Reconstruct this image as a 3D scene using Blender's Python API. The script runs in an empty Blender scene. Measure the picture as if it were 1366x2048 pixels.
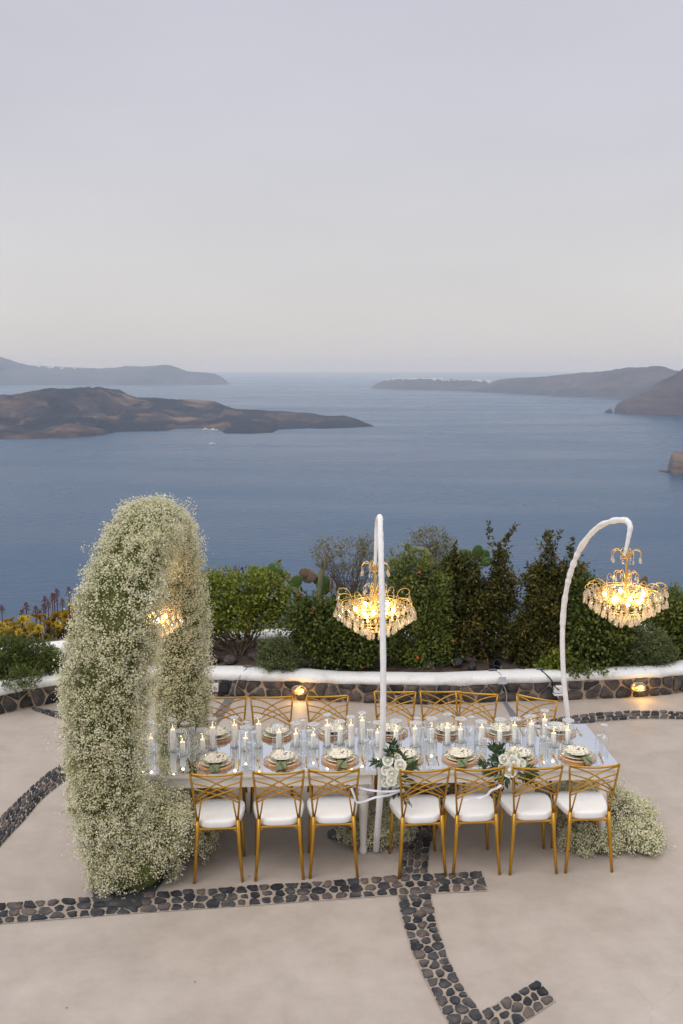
import bpy, bmesh, math, random
import numpy as np
from mathutils import Vector, Matrix

random.seed(7)
RNG = np.random.default_rng(11)
SC = bpy.context.scene
COL = SC.collection
rad = math.radians

# ------------------------------------------------------------------ camera
CAM_H = 4.0
F_PX, CX, CY, HORIZON = 1991.0, 683.0, 1024.0, 732.0       # photograph is 1366 x 2048
PITCH = math.atan((CY - HORIZON) / F_PX)
cam_d = bpy.data.cameras.new('camera')
cam_d.sensor_fit = 'VERTICAL'; cam_d.sensor_height = 36.0; cam_d.lens = 36.0 * F_PX / 2048.0
cam_d.clip_start = 0.1; cam_d.clip_end = 120000.0
cam = bpy.data.objects.new('camera', cam_d); COL.objects.link(cam)
cam.location = (0, 0, CAM_H); cam.rotation_euler = (math.pi / 2 - PITCH, 0, 0)
SC.camera = cam

# ------------------------------------------------------------------ sky, sun, exposure
SUN_AZ, SUN_EL = rad(-140), rad(58)                          # azimuth from +Y towards +X
world = bpy.data.worlds.new('World'); SC.world = world; world.use_nodes = True
wn, wl = world.node_tree.nodes, world.node_tree.links
wn.clear()
w_out = wn.new('ShaderNodeOutputWorld'); w_bg = wn.new('ShaderNodeBackground')
w_sky = wn.new('ShaderNodeTexSky'); w_sky.sky_type = 'NISHITA'; w_sky.sun_disc = False
w_sky.sun_elevation = SUN_EL; w_sky.sun_rotation = SUN_AZ
w_sky.air_density = 1.0; w_sky.dust_density = 4.0; w_sky.ozone_density = 1.0
w_geo = wn.new('ShaderNodeTexCoord'); w_sep = wn.new('ShaderNodeSeparateXYZ')
w_ramp = wn.new('ShaderNodeValToRGB'); w_mix = wn.new('ShaderNodeMix'); w_mix.data_type = 'RGBA'
# overcast veil: pale warm haze at the horizon, lavender grey above, brighter overhead
els = w_ramp.color_ramp.elements
els[0].position = 0.0; els[0].color = (7.1, 6.85, 6.7, 1)
els[1].position = 1.0; els[1].color = (12.6, 12.4, 12.7, 1)
for p, c in ((0.05, (7.35, 7.1, 6.95)), (0.11, (6.95, 6.87, 7.0)), (0.20, (6.45, 6.43, 6.95)), (0.34, (6.1, 6.15, 6.9)), (0.62, (9.0, 8.95, 9.4))):
    e = els.new(p); e.color = (*c, 1)
wl.new(w_geo.outputs['Generated'], w_sep.inputs[0]); wl.new(w_sep.outputs['Z'], w_ramp.inputs[0])
w_mix.inputs[0].default_value = 0.93
wl.new(w_sky.outputs[0], w_mix.inputs[6]); wl.new(w_ramp.outputs[0], w_mix.inputs[7])
w_nz = wn.new('ShaderNodeTexNoise'); w_nz.inputs['Scale'].default_value = 2.2; w_nz.inputs['Detail'].default_value = 5; w_nz.inputs['Roughness'].default_value = 0.5
w_mp = wn.new('ShaderNodeMapping'); w_mp.inputs['Scale'].default_value = (1, 1, 3.2); wl.new(w_geo.outputs['Generated'], w_mp.inputs[0]); wl.new(w_mp.outputs[0], w_nz.inputs['Vector'])
w_cl = wn.new('ShaderNodeMapRange'); w_cl.inputs[1].default_value = 0.3; w_cl.inputs[2].default_value = 0.7; w_cl.inputs[3].default_value = 0.955; w_cl.inputs[4].default_value = 1.045     # faint cloud veil
wl.new(w_nz.outputs[0], w_cl.inputs[0])
w_vm = wn.new('ShaderNodeVectorMath'); w_vm.operation = 'SCALE'; wl.new(w_mix.outputs[2], w_vm.inputs[0]); wl.new(w_cl.outputs[0], w_vm.inputs['Scale'])
wl.new(w_vm.outputs[0], w_bg.inputs[0]); w_bg.inputs[1].default_value = 0.10
wl.new(w_bg.outputs[0], w_out.inputs[0])
sun_d = bpy.data.lights.new('sun', 'SUN'); sun_d.energy = 1.2; sun_d.angle = rad(40); sun_d.color = (1.0, 0.95, 0.88)
sun = bpy.data.objects.new('sun', sun_d); COL.objects.link(sun)
sdir = Vector((math.sin(SUN_AZ) * math.cos(SUN_EL), math.cos(SUN_AZ) * math.cos(SUN_EL), math.sin(SUN_EL)))
sun.rotation_euler = sdir.to_track_quat('Z', 'Y').to_euler()
vs = SC.view_settings
vs.view_transform = 'Standard'; vs.look = 'None'; vs.gamma = 1.0; vs.exposure = 0.0; vs.use_curve_mapping = False
SC.render.engine = 'CYCLES'
cy = SC.cycles
cy.use_denoising = True; cy.max_bounces = 10; cy.transparent_max_bounces = 32; cy.volume_bounces = 2
cy.glossy_bounces = 4; cy.transmission_bounces = 6; cy.diffuse_bounces = 3
cy.caustics_reflective = True; cy.caustics_refractive = False; cy.blur_glossy = 0.5; cy.sample_clamp_indirect = 4.0

SEA_Z = -250.0

# ------------------------------------------------------------------ placing helpers
_c, _s = math.cos(PITCH), math.sin(PITCH)
def ray(x, y):
    v = (y - CY) / F_PX
    return Vector(((x - CX) / F_PX, _c - v * _s, -_s - v * _c))
def G(x, y, z=0.0):                 # the place on the level z that the photograph shows at (x, y)
    d = ray(x, y); t = (z - CAM_H) / d.z
    return Vector((d.x * t, d.y * t, z))
def AT(x, y, Y):                    # the place at distance Y
    d = ray(x, y); t = Y / d.y
    return Vector((d.x * t, Y, CAM_H + d.z * t))
def MPP(Y, z=0.5):                  # metres per photograph pixel at distance Y
    return (Y * _c - (z - CAM_H) * _s) / F_PX

def lerp_pts(pts, x):
    if x <= pts[0][0]: return pts[0][1]
    for (a, b), (c, d) in zip(pts, pts[1:]):
        if x <= c:
            t = (x - a) / (c - a); return b + (d - b) * t
    return pts[-1][1]

ORD = ['first', 'second', 'third', 'fourth', 'fifth', 'sixth', 'seventh', 'eighth', 'ninth', 'tenth', 'eleventh', 'twelfth',
       'thirteenth', 'fourteenth', 'fifteenth', 'sixteenth', 'seventeenth', 'eighteenth', 'nineteenth', 'twentieth']

# ------------------------------------------------------------------ object helpers
def tag(o, label=None, cat=None, group=None, kind=None):
    if label: o['label'] = label
    if cat: o['category'] = cat
    if group: o['group'] = group
    if kind: o['kind'] = kind
    return o
def link(name, data, parent=None, loc=None):
    o = bpy.data.objects.new(name, data); COL.objects.link(o)
    if parent is not None: o.parent = parent
    if loc is not None: o.location = loc
    return o
def empty(name, loc=(0, 0, 0), rz=0.0):
    o = link(name, None, None, loc); o.rotation_euler = (0, 0, rz); o.empty_display_size = 0.1
    return o
def smooth(me, on=True):
    me.polygons.foreach_set('use_smooth', [on] * len(me.polygons))
def mesh_np(name, V, Fc, mat=None, tint=None, sm=False):
    V = np.asarray(V, dtype=np.float32); Fc = np.asarray(Fc, dtype=np.int32)
    me = bpy.data.meshes.new(name)
    m, k = Fc.shape
    me.vertices.add(len(V)); me.vertices.foreach_set('co', V.ravel())
    me.loops.add(m * k); me.loops.foreach_set('vertex_index', Fc.ravel())
    me.polygons.add(m); me.polygons.foreach_set('loop_start', np.arange(0, m * k, k, dtype=np.int32))
    me.polygons.foreach_set('loop_total', np.full(m, k, dtype=np.int32))
    if tint is not None:
        a = me.attributes.new('tint', 'FLOAT', 'FACE'); a.data.foreach_set('value', np.asarray(tint, dtype=np.float32))
    if mat: me.materials.append(mat)
    me.update(calc_edges=True)
    if sm: smooth(me)
    return me

class MB:
    def __init__(s): s.v = []; s.f = []
    def add(s, vs, fs):
        b = len(s.v); s.v += [tuple(p) for p in vs]; s.f += [tuple(i + b for i in f) for f in fs]
    def box(s, c, size, bev=0.0):
        x, y, z = (q / 2 for q in size); cx, cy_, cz = c
        if bev <= 0:
            vs = [(cx + i * x, cy_ + j * y, cz + k * z) for k in (-1, 1) for j in (-1, 1) for i in (-1, 1)]
            s.add(vs, [(0, 2, 3, 1), (4, 5, 7, 6), (0, 1, 5, 4), (2, 6, 7, 3), (0, 4, 6, 2), (1, 3, 7, 5)])
        else:
            bm = bmesh.new(); bmesh.ops.create_cube(bm, size=1.0, matrix=Matrix.Translation(c) @ Matrix.Diagonal((*size, 1)))
            bmesh.ops.bevel(bm, geom=bm.edges[:] + bm.verts[:], offset=bev, segments=2, profile=0.7, affect='EDGES')
            bm.verts.index_update()
            s.add([v.co[:] for v in bm.verts], [[v.index for v in f.verts] for f in bm.faces]); bm.free()
    def tube(s, path, r, n=8, cap=True, closed=False):
        P = [Vector(p) for p in path]; m = len(P)
        R = r if isinstance(r, (list, tuple)) else [r] * m
        vs = []; up = None
        for i in range(m):
            if closed: t = (P[(i + 1) % m] - P[i - 1])
            else: t = P[min(i + 1, m - 1)] - P[max(i - 1, 0)]
            if t.length < 1e-9: t = Vector((0, 0, 1))
            t.normalize()
            if up is None:
                up = Vector((0, 0, 1)) if abs(t.z) < 0.9 else Vector((1, 0, 0))
            u = up - t * up.dot(t)
            if u.length < 1e-6: u = t.orthogonal()
            u.normalize(); w = t.cross(u); up = u
            for k in range(n):
                a = 2 * math.pi * k / n
                vs.append(P[i] + (u * math.cos(a) + w * math.sin(a)) * R[i])
        fs = []
        for i in range(m if closed else m - 1):
            j = (i + 1) % m
            for k in range(n):
                fs.append((i * n + k, i * n + (k + 1) % n, j * n + (k + 1) % n, j * n + k))
        if cap and not closed:
            fs.append(tuple(range(n - 1, -1, -1))); fs.append(tuple((m - 1) * n + k for k in range(n)))
        s.add(vs, fs)
    def lathe(s, prof, n=20, c=(0, 0, 0), captop=False, capbot=False):
        vs = []
        for (r, z) in prof:
            for k in range(n):
                a = 2 * math.pi * k / n
                vs.append((c[0] + r * math.cos(a), c[1] + r * math.sin(a), c[2] + z))
        fs = []
        for i in range(len(prof) - 1):
            for k in range(n):
                fs.append((i * n + k, i * n + (k + 1) % n, (i + 1) * n + (k + 1) % n, (i + 1) * n + k))
        if capbot: fs.append(tuple(range(n - 1, -1, -1)))
        if captop: fs.append(tuple((len(prof) - 1) * n + k for k in range(n)))
        s.add(vs, fs)
    def mesh(s, name, mat=None, sm=False):
        me = bpy.data.meshes.new(name); me.from_pydata(s.v, [], s.f)
        if mat: me.materials.append(mat)
        if sm: smooth(me)
        me.update(); return me
    def build(s, name, mat, parent=None, loc=None, sm=False):
        return link(name, s.mesh(name, mat, sm), parent, loc)

def copy_tree(o, parent=None):
    c = o.copy(); COL.objects.link(c)
    if parent is not None: c.parent = parent
    for ch in o.children: copy_tree(ch, c)
    return c

def vnoise(P, scale, seed=0):           # smooth value noise on (n,3) points, -1..1
    P = np.asarray(P, dtype=np.float64) * scale + seed * 17.31
    i = np.floor(P).astype(np.int64); f = P - i; f = f * f * (3 - 2 * f)
    def h(a, b, c):
        n = (a * 374761393 + b * 668265263 + c * 2147483647 + seed * 1274126177) & 0xffffffff
        n = ((n ^ (n >> 13)) * 1274126177) & 0xffffffff
        n = ((n ^ (n >> 16)) * 2246822519) & 0xffffffff
        return ((n ^ (n >> 15)) & 0xffffff) / float(0xffffff)
    r = 0
    for dx in (0, 1):
        for dy in (0, 1):
            for dz in (0, 1):
                w = (f[:, 0] if dx else 1 - f[:, 0]) * (f[:, 1] if dy else 1 - f[:, 1]) * (f[:, 2] if dz else 1 - f[:, 2])
                r = r + w * h(i[:, 0] + dx, i[:, 1] + dy, i[:, 2] + dz)
    return r * 2 - 1
def fbm(P, scale, seed=0, o=4):
    r = 0; a = 1.0; t = 0
    for k in range(o):
        r = r + a * vnoise(P, scale * 2 ** k, seed + k); t += a; a *= 0.5
    return r / t

# ------------------------------------------------------------------ materials
def newmat(name):
    m = bpy.data.materials.new(name); m.use_nodes = True
    nt = m.node_tree; return m, nt.nodes, nt.links, nt.nodes['Principled BSDF']
def setp(b, **k):
    names = {'rough': 'Roughness', 'metal': 'Metallic', 'spec': 'Specular IOR Level', 'trans': 'Transmission Weight', 'ior': 'IOR',
             'sss': 'Subsurface Weight', 'sheen': 'Sheen Weight', 'coat': 'Coat Weight', 'alpha': 'Alpha'}
    for q, v in k.items(): b.inputs[names[q]].default_value = v
def mat_plain(name, col, rough=0.5, metal=0.0, spec=0.5, **k):
    m, n, l, b = newmat(name); b.inputs['Base Color'].default_value = (*col, 1)
    setp(b, rough=rough, metal=metal, spec=spec, **k); return m
def mat_noise(name, cols, scale=5.0, rough=0.7, bump=0.0, bscale=None, metal=0.0, detail=6.0, spec=0.3, rand=0.0, coord='Object', stretch=None, lo=0.3, hi=0.7, bdist=0.02):
    m, n, l, b = newmat(name)
    tc = n.new('ShaderNodeTexCoord'); src = tc.outputs[coord]
    if stretch:
        mp = n.new('ShaderNodeMapping'); mp.inputs['Scale'].default_value = stretch; l.new(src, mp.inputs[0]); src = mp.outputs[0]
    nz = n.new('ShaderNodeTexNoise'); nz.inputs['Scale'].default_value = scale; nz.inputs['Detail'].default_value = detail
    l.new(src, nz.inputs['Vector'])
    rp = n.new('ShaderNodeValToRGB'); e = rp.color_ramp.elements
    e[0].position = lo; e[1].position = hi; e[0].color = (*cols[0], 1); e[1].color = (*cols[-1], 1)
    for i, c in enumerate(cols[1:-1]):
        q = e.new(lo + (hi - lo) * (i + 1) / (len(cols) - 1)); q.color = (*c, 1)
    fac = nz.outputs[0]
    if rand > 0:
        oi = n.new('ShaderNodeObjectInfo'); mr = n.new('ShaderNodeMapRange')
        mr.inputs[3].default_value = -rand; mr.inputs[4].default_value = rand
        ad = n.new('ShaderNodeMath'); ad.operation = 'ADD'
        l.new(oi.outputs['Random'], mr.inputs[0]); l.new(fac, ad.inputs[0]); l.new(mr.outputs[0], ad.inputs[1]); fac = ad.outputs[0]
    l.new(fac, rp.inputs[0]); l.new(rp.outputs[0], b.inputs['Base Color'])
    setp(b, rough=rough, metal=metal, spec=spec)
    if bump > 0:
        nb = n.new('ShaderNodeTexNoise'); nb.inputs['Scale'].default_value = bscale or scale * 4; nb.inputs['Detail'].default_value = 5
        l.new(src, nb.inputs['Vector'])
        bp = n.new('ShaderNodeBump'); bp.inputs['Strength'].default_value = bump; bp.inputs['Distance'].default_value = bdist
        l.new(nb.outputs[0], bp.inputs['Height']); l.new(bp.outputs[0], b.inputs['Normal'])
    return m
def mat_leaf(name, cols, rough=0.5, spec=0.3, transl=0.25):
    m, n, l, b = newmat(name)
    at = n.new('ShaderNodeAttribute'); at.attribute_name = 'tint'
    rp = n.new('ShaderNodeValToRGB'); e = rp.color_ramp.elements
    e[0].color = (*cols[0], 1); e[1].color = (*cols[-1], 1)
    for i, c in enumerate(cols[1:-1]):
        q = e.new((i + 1) / (len(cols) - 1)); q.color = (*c, 1)
    l.new(at.outputs['Fac'], rp.inputs[0]); l.new(rp.outputs[0], b.inputs['Base Color'])
    setp(b, rough=rough, spec=spec)
    if transl > 0:
        tr = n.new('ShaderNodeBsdfTranslucent'); l.new(rp.outputs[0], tr.inputs[0])
        mx = n.new('ShaderNodeMixShader'); mx.inputs[0].default_value = transl
        l.new(b.outputs[0], mx.inputs[1]); l.new(tr.outputs[0], mx.inputs[2]); l.new(mx.outputs[0], n['Material Output'].inputs[0])
    return m
def mat_emit(name, col, strength, sample=False):
    m, n, l, b = newmat(name); n.remove(b)
    e = n.new('ShaderNodeEmission'); e.inputs[0].default_value = (*col, 1); e.inputs[1].default_value = strength
    l.new(e.outputs[0], n['Material Output'].inputs[0])
    m.cycles.emission_sampling = 'FRONT' if sample else 'NONE'
    return m
def schlick(n, l, f0):
    lw = n.new('ShaderNodeLayerWeight'); lw.inputs[0].default_value = 0.5
    pw = n.new('ShaderNodeMath'); pw.operation = 'POWER'; pw.inputs[1].default_value = 4.0; l.new(lw.outputs['Facing'], pw.inputs[0])
    ma = n.new('ShaderNodeMath'); ma.operation = 'MULTIPLY_ADD'; ma.inputs[1].default_value = 1 - f0; ma.inputs[2].default_value = f0; l.new(pw.outputs[0], ma.inputs[0])
    return ma.outputs[0]
def mat_thin_glass(name, tint=(0.97, 0.985, 0.98), ior=1.45, rough=0.02, milky=0.0, gain=1.0):
    m, n, l, b = newmat(name); n.remove(b)
    f0 = ((ior - 1) / (ior + 1)) ** 2
    fr = schlick(n, l, f0)
    gl = n.new('ShaderNodeBsdfGlossy'); gl.inputs['Roughness'].default_value = rough
    tr = n.new('ShaderNodeBsdfTransparent'); tr.inputs[0].default_value = (*tint, 1)
    mu = n.new('ShaderNodeMath'); mu.operation = 'MULTIPLY'; mu.inputs[1].default_value = gain; mu.use_clamp = True
    l.new(fr, mu.inputs[0])
    mx = n.new('ShaderNodeMixShader'); l.new(mu.outputs[0], mx.inputs[0]); l.new(tr.outputs[0], mx.inputs[1]); l.new(gl.outputs[0], mx.inputs[2])
    out = mx.outputs[0]
    if milky > 0:
        df = n.new('ShaderNodeBsdfDiffuse'); df.inputs[0].default_value = (0.85, 0.87, 0.9, 1)
        m2 = n.new('ShaderNodeMixShader'); m2.inputs[0].default_value = milky; l.new(out, m2.inputs[1]); l.new(df.outputs[0], m2.inputs[2]); out = m2.outputs[0]
    l.new(out, n['Material Output'].inputs[0]); return m

M = {}
# polished cement: broad trowel clouding, faint scuffs, fine grain
def mat_cement():
    m, n, l, b = newmat('polished_cement')
    tc = n.new('ShaderNodeTexCoord')
    n1 = n.new('ShaderNodeTexNoise'); n1.inputs['Scale'].default_value = 0.55; n1.inputs['Detail'].default_value = 5; n1.inputs['Roughness'].default_value = 0.6
    n1.inputs['Distortion'].default_value = 0.8
    n2 = n.new('ShaderNodeTexNoise'); n2.inputs['Scale'].default_value = 260; n2.inputs['Detail'].default_value = 2
    n3 = n.new('ShaderNodeTexNoise'); n3.inputs['Scale'].default_value = 2.6; n3.inputs['Detail'].default_value = 8; n3.inputs['Roughness'].default_value = 0.7
    for q in (n1, n2, n3): l.new(tc.outputs['Object'], q.inputs['Vector'])
    r1 = n.new('ShaderNodeValToRGB'); e = r1.color_ramp.elements
    e[0].position = 0.3; e[0].color = (0.415, 0.356, 0.308, 1); e[1].position = 0.7; e[1].color = (0.478, 0.422, 0.376, 1)
    l.new(n1.outputs[0], r1.inputs[0])
    r3 = n.new('ShaderNodeValToRGB'); e = r3.color_ramp.elements
    e[0].position = 0.35; e[0].color = (0.86, 0.85, 0.84, 1); e[1].position = 0.68; e[1].color = (1.06, 1.06, 1.07, 1)
    l.new(n3.outputs[0], r3.inputs[0])
    r2 = n.new('ShaderNodeValToRGB'); e = r2.color_ramp.elements
    e[0].position = 0.3; e[0].color = (0.9, 0.9, 0.9, 1); e[1].position = 0.7; e[1].color = (1.07, 1.07, 1.07, 1)
    l.new(n2.outputs[0], r2.inputs[0])
    a = n.new('ShaderNodeMix'); a.data_type = 'RGBA'; a.blend_type = 'MULTIPLY'; a.inputs[0].default_value = 1
    l.new(r1.outputs[0], a.inputs[6]); l.new(r3.outputs[0], a.inputs[7])
    c = n.new('ShaderNodeMix'); c.data_type = 'RGBA'; c.blend_type = 'MULTIPLY'; c.inputs[0].default_value = 1
    l.new(a.outputs[2], c.inputs[6]); l.new(r2.outputs[0], c.inputs[7])
    # thin pale scratches
    mp = n.new('ShaderNodeMapping'); mp.inputs['Scale'].default_value = (1.0, 14.0, 1.0); mp.inputs['Rotation'].default_value = (0, 0, rad(38))
    l.new(tc.outputs['Object'], mp.inputs[0])
    n4 = n.new('ShaderNodeTexNoise'); n4.inputs['Scale'].default_value = 1.7; n4.inputs['Detail'].default_value = 3
    l.new(mp.outputs[0], n4.inputs['Vector'])
    r4 = n.new('ShaderNodeValToRGB'); e = r4.color_ramp.elements
    e[0].position = 0.72; e[0].color = (0, 0, 0, 1); e[1].position = 0.78; e[1].color = (0.5, 0.5, 0.5, 1)
    l.new(n4.outputs[0], r4.inputs[0])
    d = n.new('ShaderNodeMix'); d.data_type = 'RGBA'; l.new(r4.outputs[0], d.inputs[0]); l.new(c.outputs[2], d.inputs[6]); d.inputs[7].default_value = (0.62, 0.57, 0.53, 1)
    vo = n.new('ShaderNodeTexVoronoi'); vo.feature = 'DISTANCE_TO_EDGE'; vo.inputs['Scale'].default_value = 0.42
    wv = n.new('ShaderNodeTexNoise'); wv.inputs['Scale'].default_value = 3; wv.inputs['Detail'].default_value = 6; l.new(tc.outputs['Object'], wv.inputs['Vector'])
    va = n.new('ShaderNodeVectorMath'); va.operation = 'MULTIPLY_ADD'; va.inputs[1].default_value = (0.35, 0.35, 0.35); l.new(wv.outputs['Color'], va.inputs[0]); l.new(tc.outputs['Object'], va.inputs[2]); l.new(va.outputs[0], vo.inputs['Vector'])
    r5 = n.new('ShaderNodeValToRGB'); e = r5.color_ramp.elements; e[0].position = 0.0; e[0].color = (0.16, 0.16, 0.16, 1); e[1].position = 0.0030; e[1].color = (0, 0, 0, 1); l.new(vo.outputs['Distance'], r5.inputs[0])
    r6 = n.new('ShaderNodeValToRGB'); e = r6.color_ramp.elements; e[0].position = 0.52; e[0].color = (0, 0, 0, 1); e[1].position = 0.62; e[1].color = (1, 1, 1, 1); l.new(n1.outputs[0], r6.inputs[0])
    mk = n.new('ShaderNodeMath'); mk.operation = 'MULTIPLY'; l.new(r5.outputs[0], mk.inputs[0]); l.new(r6.outputs[0], mk.inputs[1])
    d2 = n.new('ShaderNodeMix'); d2.data_type = 'RGBA'; l.new(mk.outputs[0], d2.inputs[0]); l.new(d.outputs[2], d2.inputs[6]); d2.inputs[7].default_value = (0.20, 0.17, 0.14, 1)
    n7 = n.new('ShaderNodeTexNoise'); n7.inputs['Scale'].default_value = 38; n7.inputs['Detail'].default_value = 3; l.new(tc.outputs['Object'], n7.inputs['Vector'])
    r7 = n.new('ShaderNodeValToRGB'); e = r7.color_ramp.elements; e[0].position = 0.73; e[0].color = (0, 0, 0, 1); e[1].position = 0.77; e[1].color = (0.5, 0.5, 0.5, 1); l.new(n7.outputs[0], r7.inputs[0])
    d3 = n.new('ShaderNodeMix'); d3.data_type = 'RGBA'; l.new(r7.outputs[0], d3.inputs[0]); l.new(d2.outputs[2], d3.inputs[6]); d3.inputs[7].default_value = (0.24, 0.20, 0.17, 1)
    l.new(d3.outputs[2], b.inputs['Base Color'])
    setp(b, rough=0.55, spec=0.35)
    bp = n.new('ShaderNodeBump'); bp.inputs['Strength'].default_value = 0.15; bp.inputs['Distance'].default_value = 0.004
    l.new(n3.outputs[0], bp.inputs['Height']); l.new(bp.outputs[0], b.inputs['Normal'])
    return m
M['cement'] = mat_cement()
M['mortar'] = mat_noise('joint_mortar', [(0.31, 0.255, 0.205), (0.43, 0.365, 0.31)], 14, 0.9, 0.5, 60)
M['stone'] = mat_noise('volcanic_stone', [(0.018, 0.020, 0.026), (0.040, 0.043, 0.052), (0.078, 0.074, 0.076), (0.15, 0.115, 0.10)], 9, 0.75, 0.7, 70, rand=0.19, spec=0.4, detail=9)
M['wall_stone'] = mat_noise('wall_stone', [(0.024, 0.024, 0.028), (0.05, 0.048, 0.05), (0.085, 0.077, 0.074), (0.15, 0.12, 0.105)], 6, 0.85, 0.8, 40, rand=0.18, detail=9)
M['wall_mortar'] = mat_noise('wall_mortar', [(0.36, 0.27, 0.19), (0.50, 0.40, 0.30)], 12, 0.95, 0.8, 40)
M['whitewash'] = mat_noise('whitewash', [(0.60, 0.59, 0.57), (0.76, 0.76, 0.75), (0.80, 0.80, 0.80)], 3.2, 0.85, 0.5, 26, detail=8, lo=0.28, hi=0.6)
M['soil'] = mat_noise('garden_soil', [(0.045, 0.032, 0.025), (0.10, 0.07, 0.055), (0.15, 0.11, 0.09)], 7, 0.95, 1.0, 50)
M['gold'] = mat_noise('gold_paint', [(0.455, 0.232, 0.024), (0.525, 0.285, 0.036)], 6, 0.33, metal=0.6, spec=0.5)
M['seat'] = mat_noise('seat_cloth', [(0.82, 0.81, 0.80), (0.87, 0.865, 0.86)], 60, 0.85, 0.15, 300, bdist=0.002)
M['whitepaint'] = mat_noise('white_table_paint', [(0.66, 0.63, 0.57), (0.74, 0.71, 0.66)], 4, 0.45, spec=0.4)
M['mirror'] = mat_plain('mirror_glass', (0.90, 0.92, 0.95), 0.035, 1.0)
M['mirror_edge'] = mat_plain('mirror_edge', (0.35, 0.42, 0.42), 0.2, 0.2)
M['glass'] = mat_thin_glass('clear_glass', (0.965, 0.978, 0.98), 1.55, 0.03, 0.05, 1.3)
M['lid_glass'] = mat_thin_glass('lid_glass', (0.88, 0.90, 0.91), 1.8, 0.05, 0.24, 1.6)
M['cut_glass'] = mat_thin_glass('cut_glass', (0.94, 0.955, 0.965), 1.6, 0.06, 0.11, 1.6)
M['wax'] = mat_plain('candle_wax', (0.95, 0.92, 0.86), 0.5, spec=0.3, sss=0.25)
M['wax'].node_tree.nodes['Principled BSDF'].inputs['Subsurface Radius'].default_value = (0.02, 0.012, 0.007)
M['wick'] = mat_plain('wick', (0.02, 0.015, 0.01), 0.9)
M['flame'] = mat_emit('flame', (1.0, 0.62, 0.24), 3.2)
M['bulb'] = mat_emit('warm_bulb', (1.0, 0.78, 0.40), 16.0)
M['brass'] = mat_plain('bright_brass', (0.86, 0.56, 0.17), 0.28, 0.85)
def mat_crystal():
    m, n, l, b = newmat('crystal'); n.remove(b)
    gl = n.new('ShaderNodeBsdfGlossy'); gl.inputs['Roughness'].default_value = 0.08; gl.inputs[0].default_value = (1, 0.98, 0.95, 1)
    tr = n.new('ShaderNodeBsdfTransparent'); tr.inputs[0].default_value = (0.95, 0.94, 0.92, 1)
    tl = n.new('ShaderNodeBsdfTranslucent'); tl.inputs[0].default_value = (0.95, 0.86, 0.70, 1)
    a = n.new('ShaderNodeMixShader'); a.inputs[0].default_value = 0.33
    c = n.new('ShaderNodeMixShader'); lw = schlick(n, l, 0.14)
    l.new(tr.outputs[0], a.inputs[1]); l.new(tl.outputs[0], a.inputs[2]); l.new(a.outputs[0], c.inputs[1]); l.new(gl.outputs[0], c.inputs[2]); l.new(lw, c.inputs[0])
    l.new(c.outputs[0], n['Material Output'].inputs[0]); return m
M['crystal'] = mat_crystal()
M['fabric'] = mat_noise('white_wrap_fabric', [(0.76, 0.76, 0.77), (0.85, 0.85, 0.85)], 30, 0.85, 0.4, 120, bdist=0.004)
M['ribbon'] = mat_plain('white_ribbon', (0.78, 0.77, 0.86), 0.35, spec=0.6)
M['plate_metal'] = mat_noise('dark_base_metal', [(0.055, 0.06, 0.066), (0.085, 0.09, 0.097)], 5, 0.5, metal=0.3, spec=0.5)
M['tape'] = mat_plain('grey_duct_tape', (0.16, 0.175, 0.20), 0.4, spec=0.6)
M['plastic_white'] = mat_plain('white_plastic', (0.72, 0.72, 0.71), 0.4)
M['plastic_black'] = mat_plain('black_plastic', (0.015, 0.017, 0.02), 0.35)
M['cable_clear'] = mat_plain('grey_cable', (0.35, 0.34, 0.33), 0.5)
M['napkin'] = mat_noise('sage_napkin', [(0.15, 0.18, 0.09), (0.22, 0.25, 0.14)], 40, 0.9)
M['lamp_metal'] = mat_noise('lamp_metal', [(0.30, 0.26, 0.21), (0.42, 0.38, 0.32)], 20, 0.5, metal=0.3)
M['lamp_dome'] = mat_thin_glass('lamp_dome', (1.0, 0.74, 0.36), 1.5, 0.1, 0.12, 0.8)
M['lamp_bulb'] = mat_emit('lamp_bulb', (1.0, 0.72, 0.28), 7.0)
M['charger'] = mat_noise('amber_charger', [(0.74, 0.43, 0.17), (0.84, 0.57, 0.29)], 90, 0.35, 0.3, 240, bdist=0.002, spec=0.6)
M['charger_rim'] = mat_thin_glass('amber_rim', (0.95, 0.78, 0.62), 1.6, 0.06, 0.16)
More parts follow.
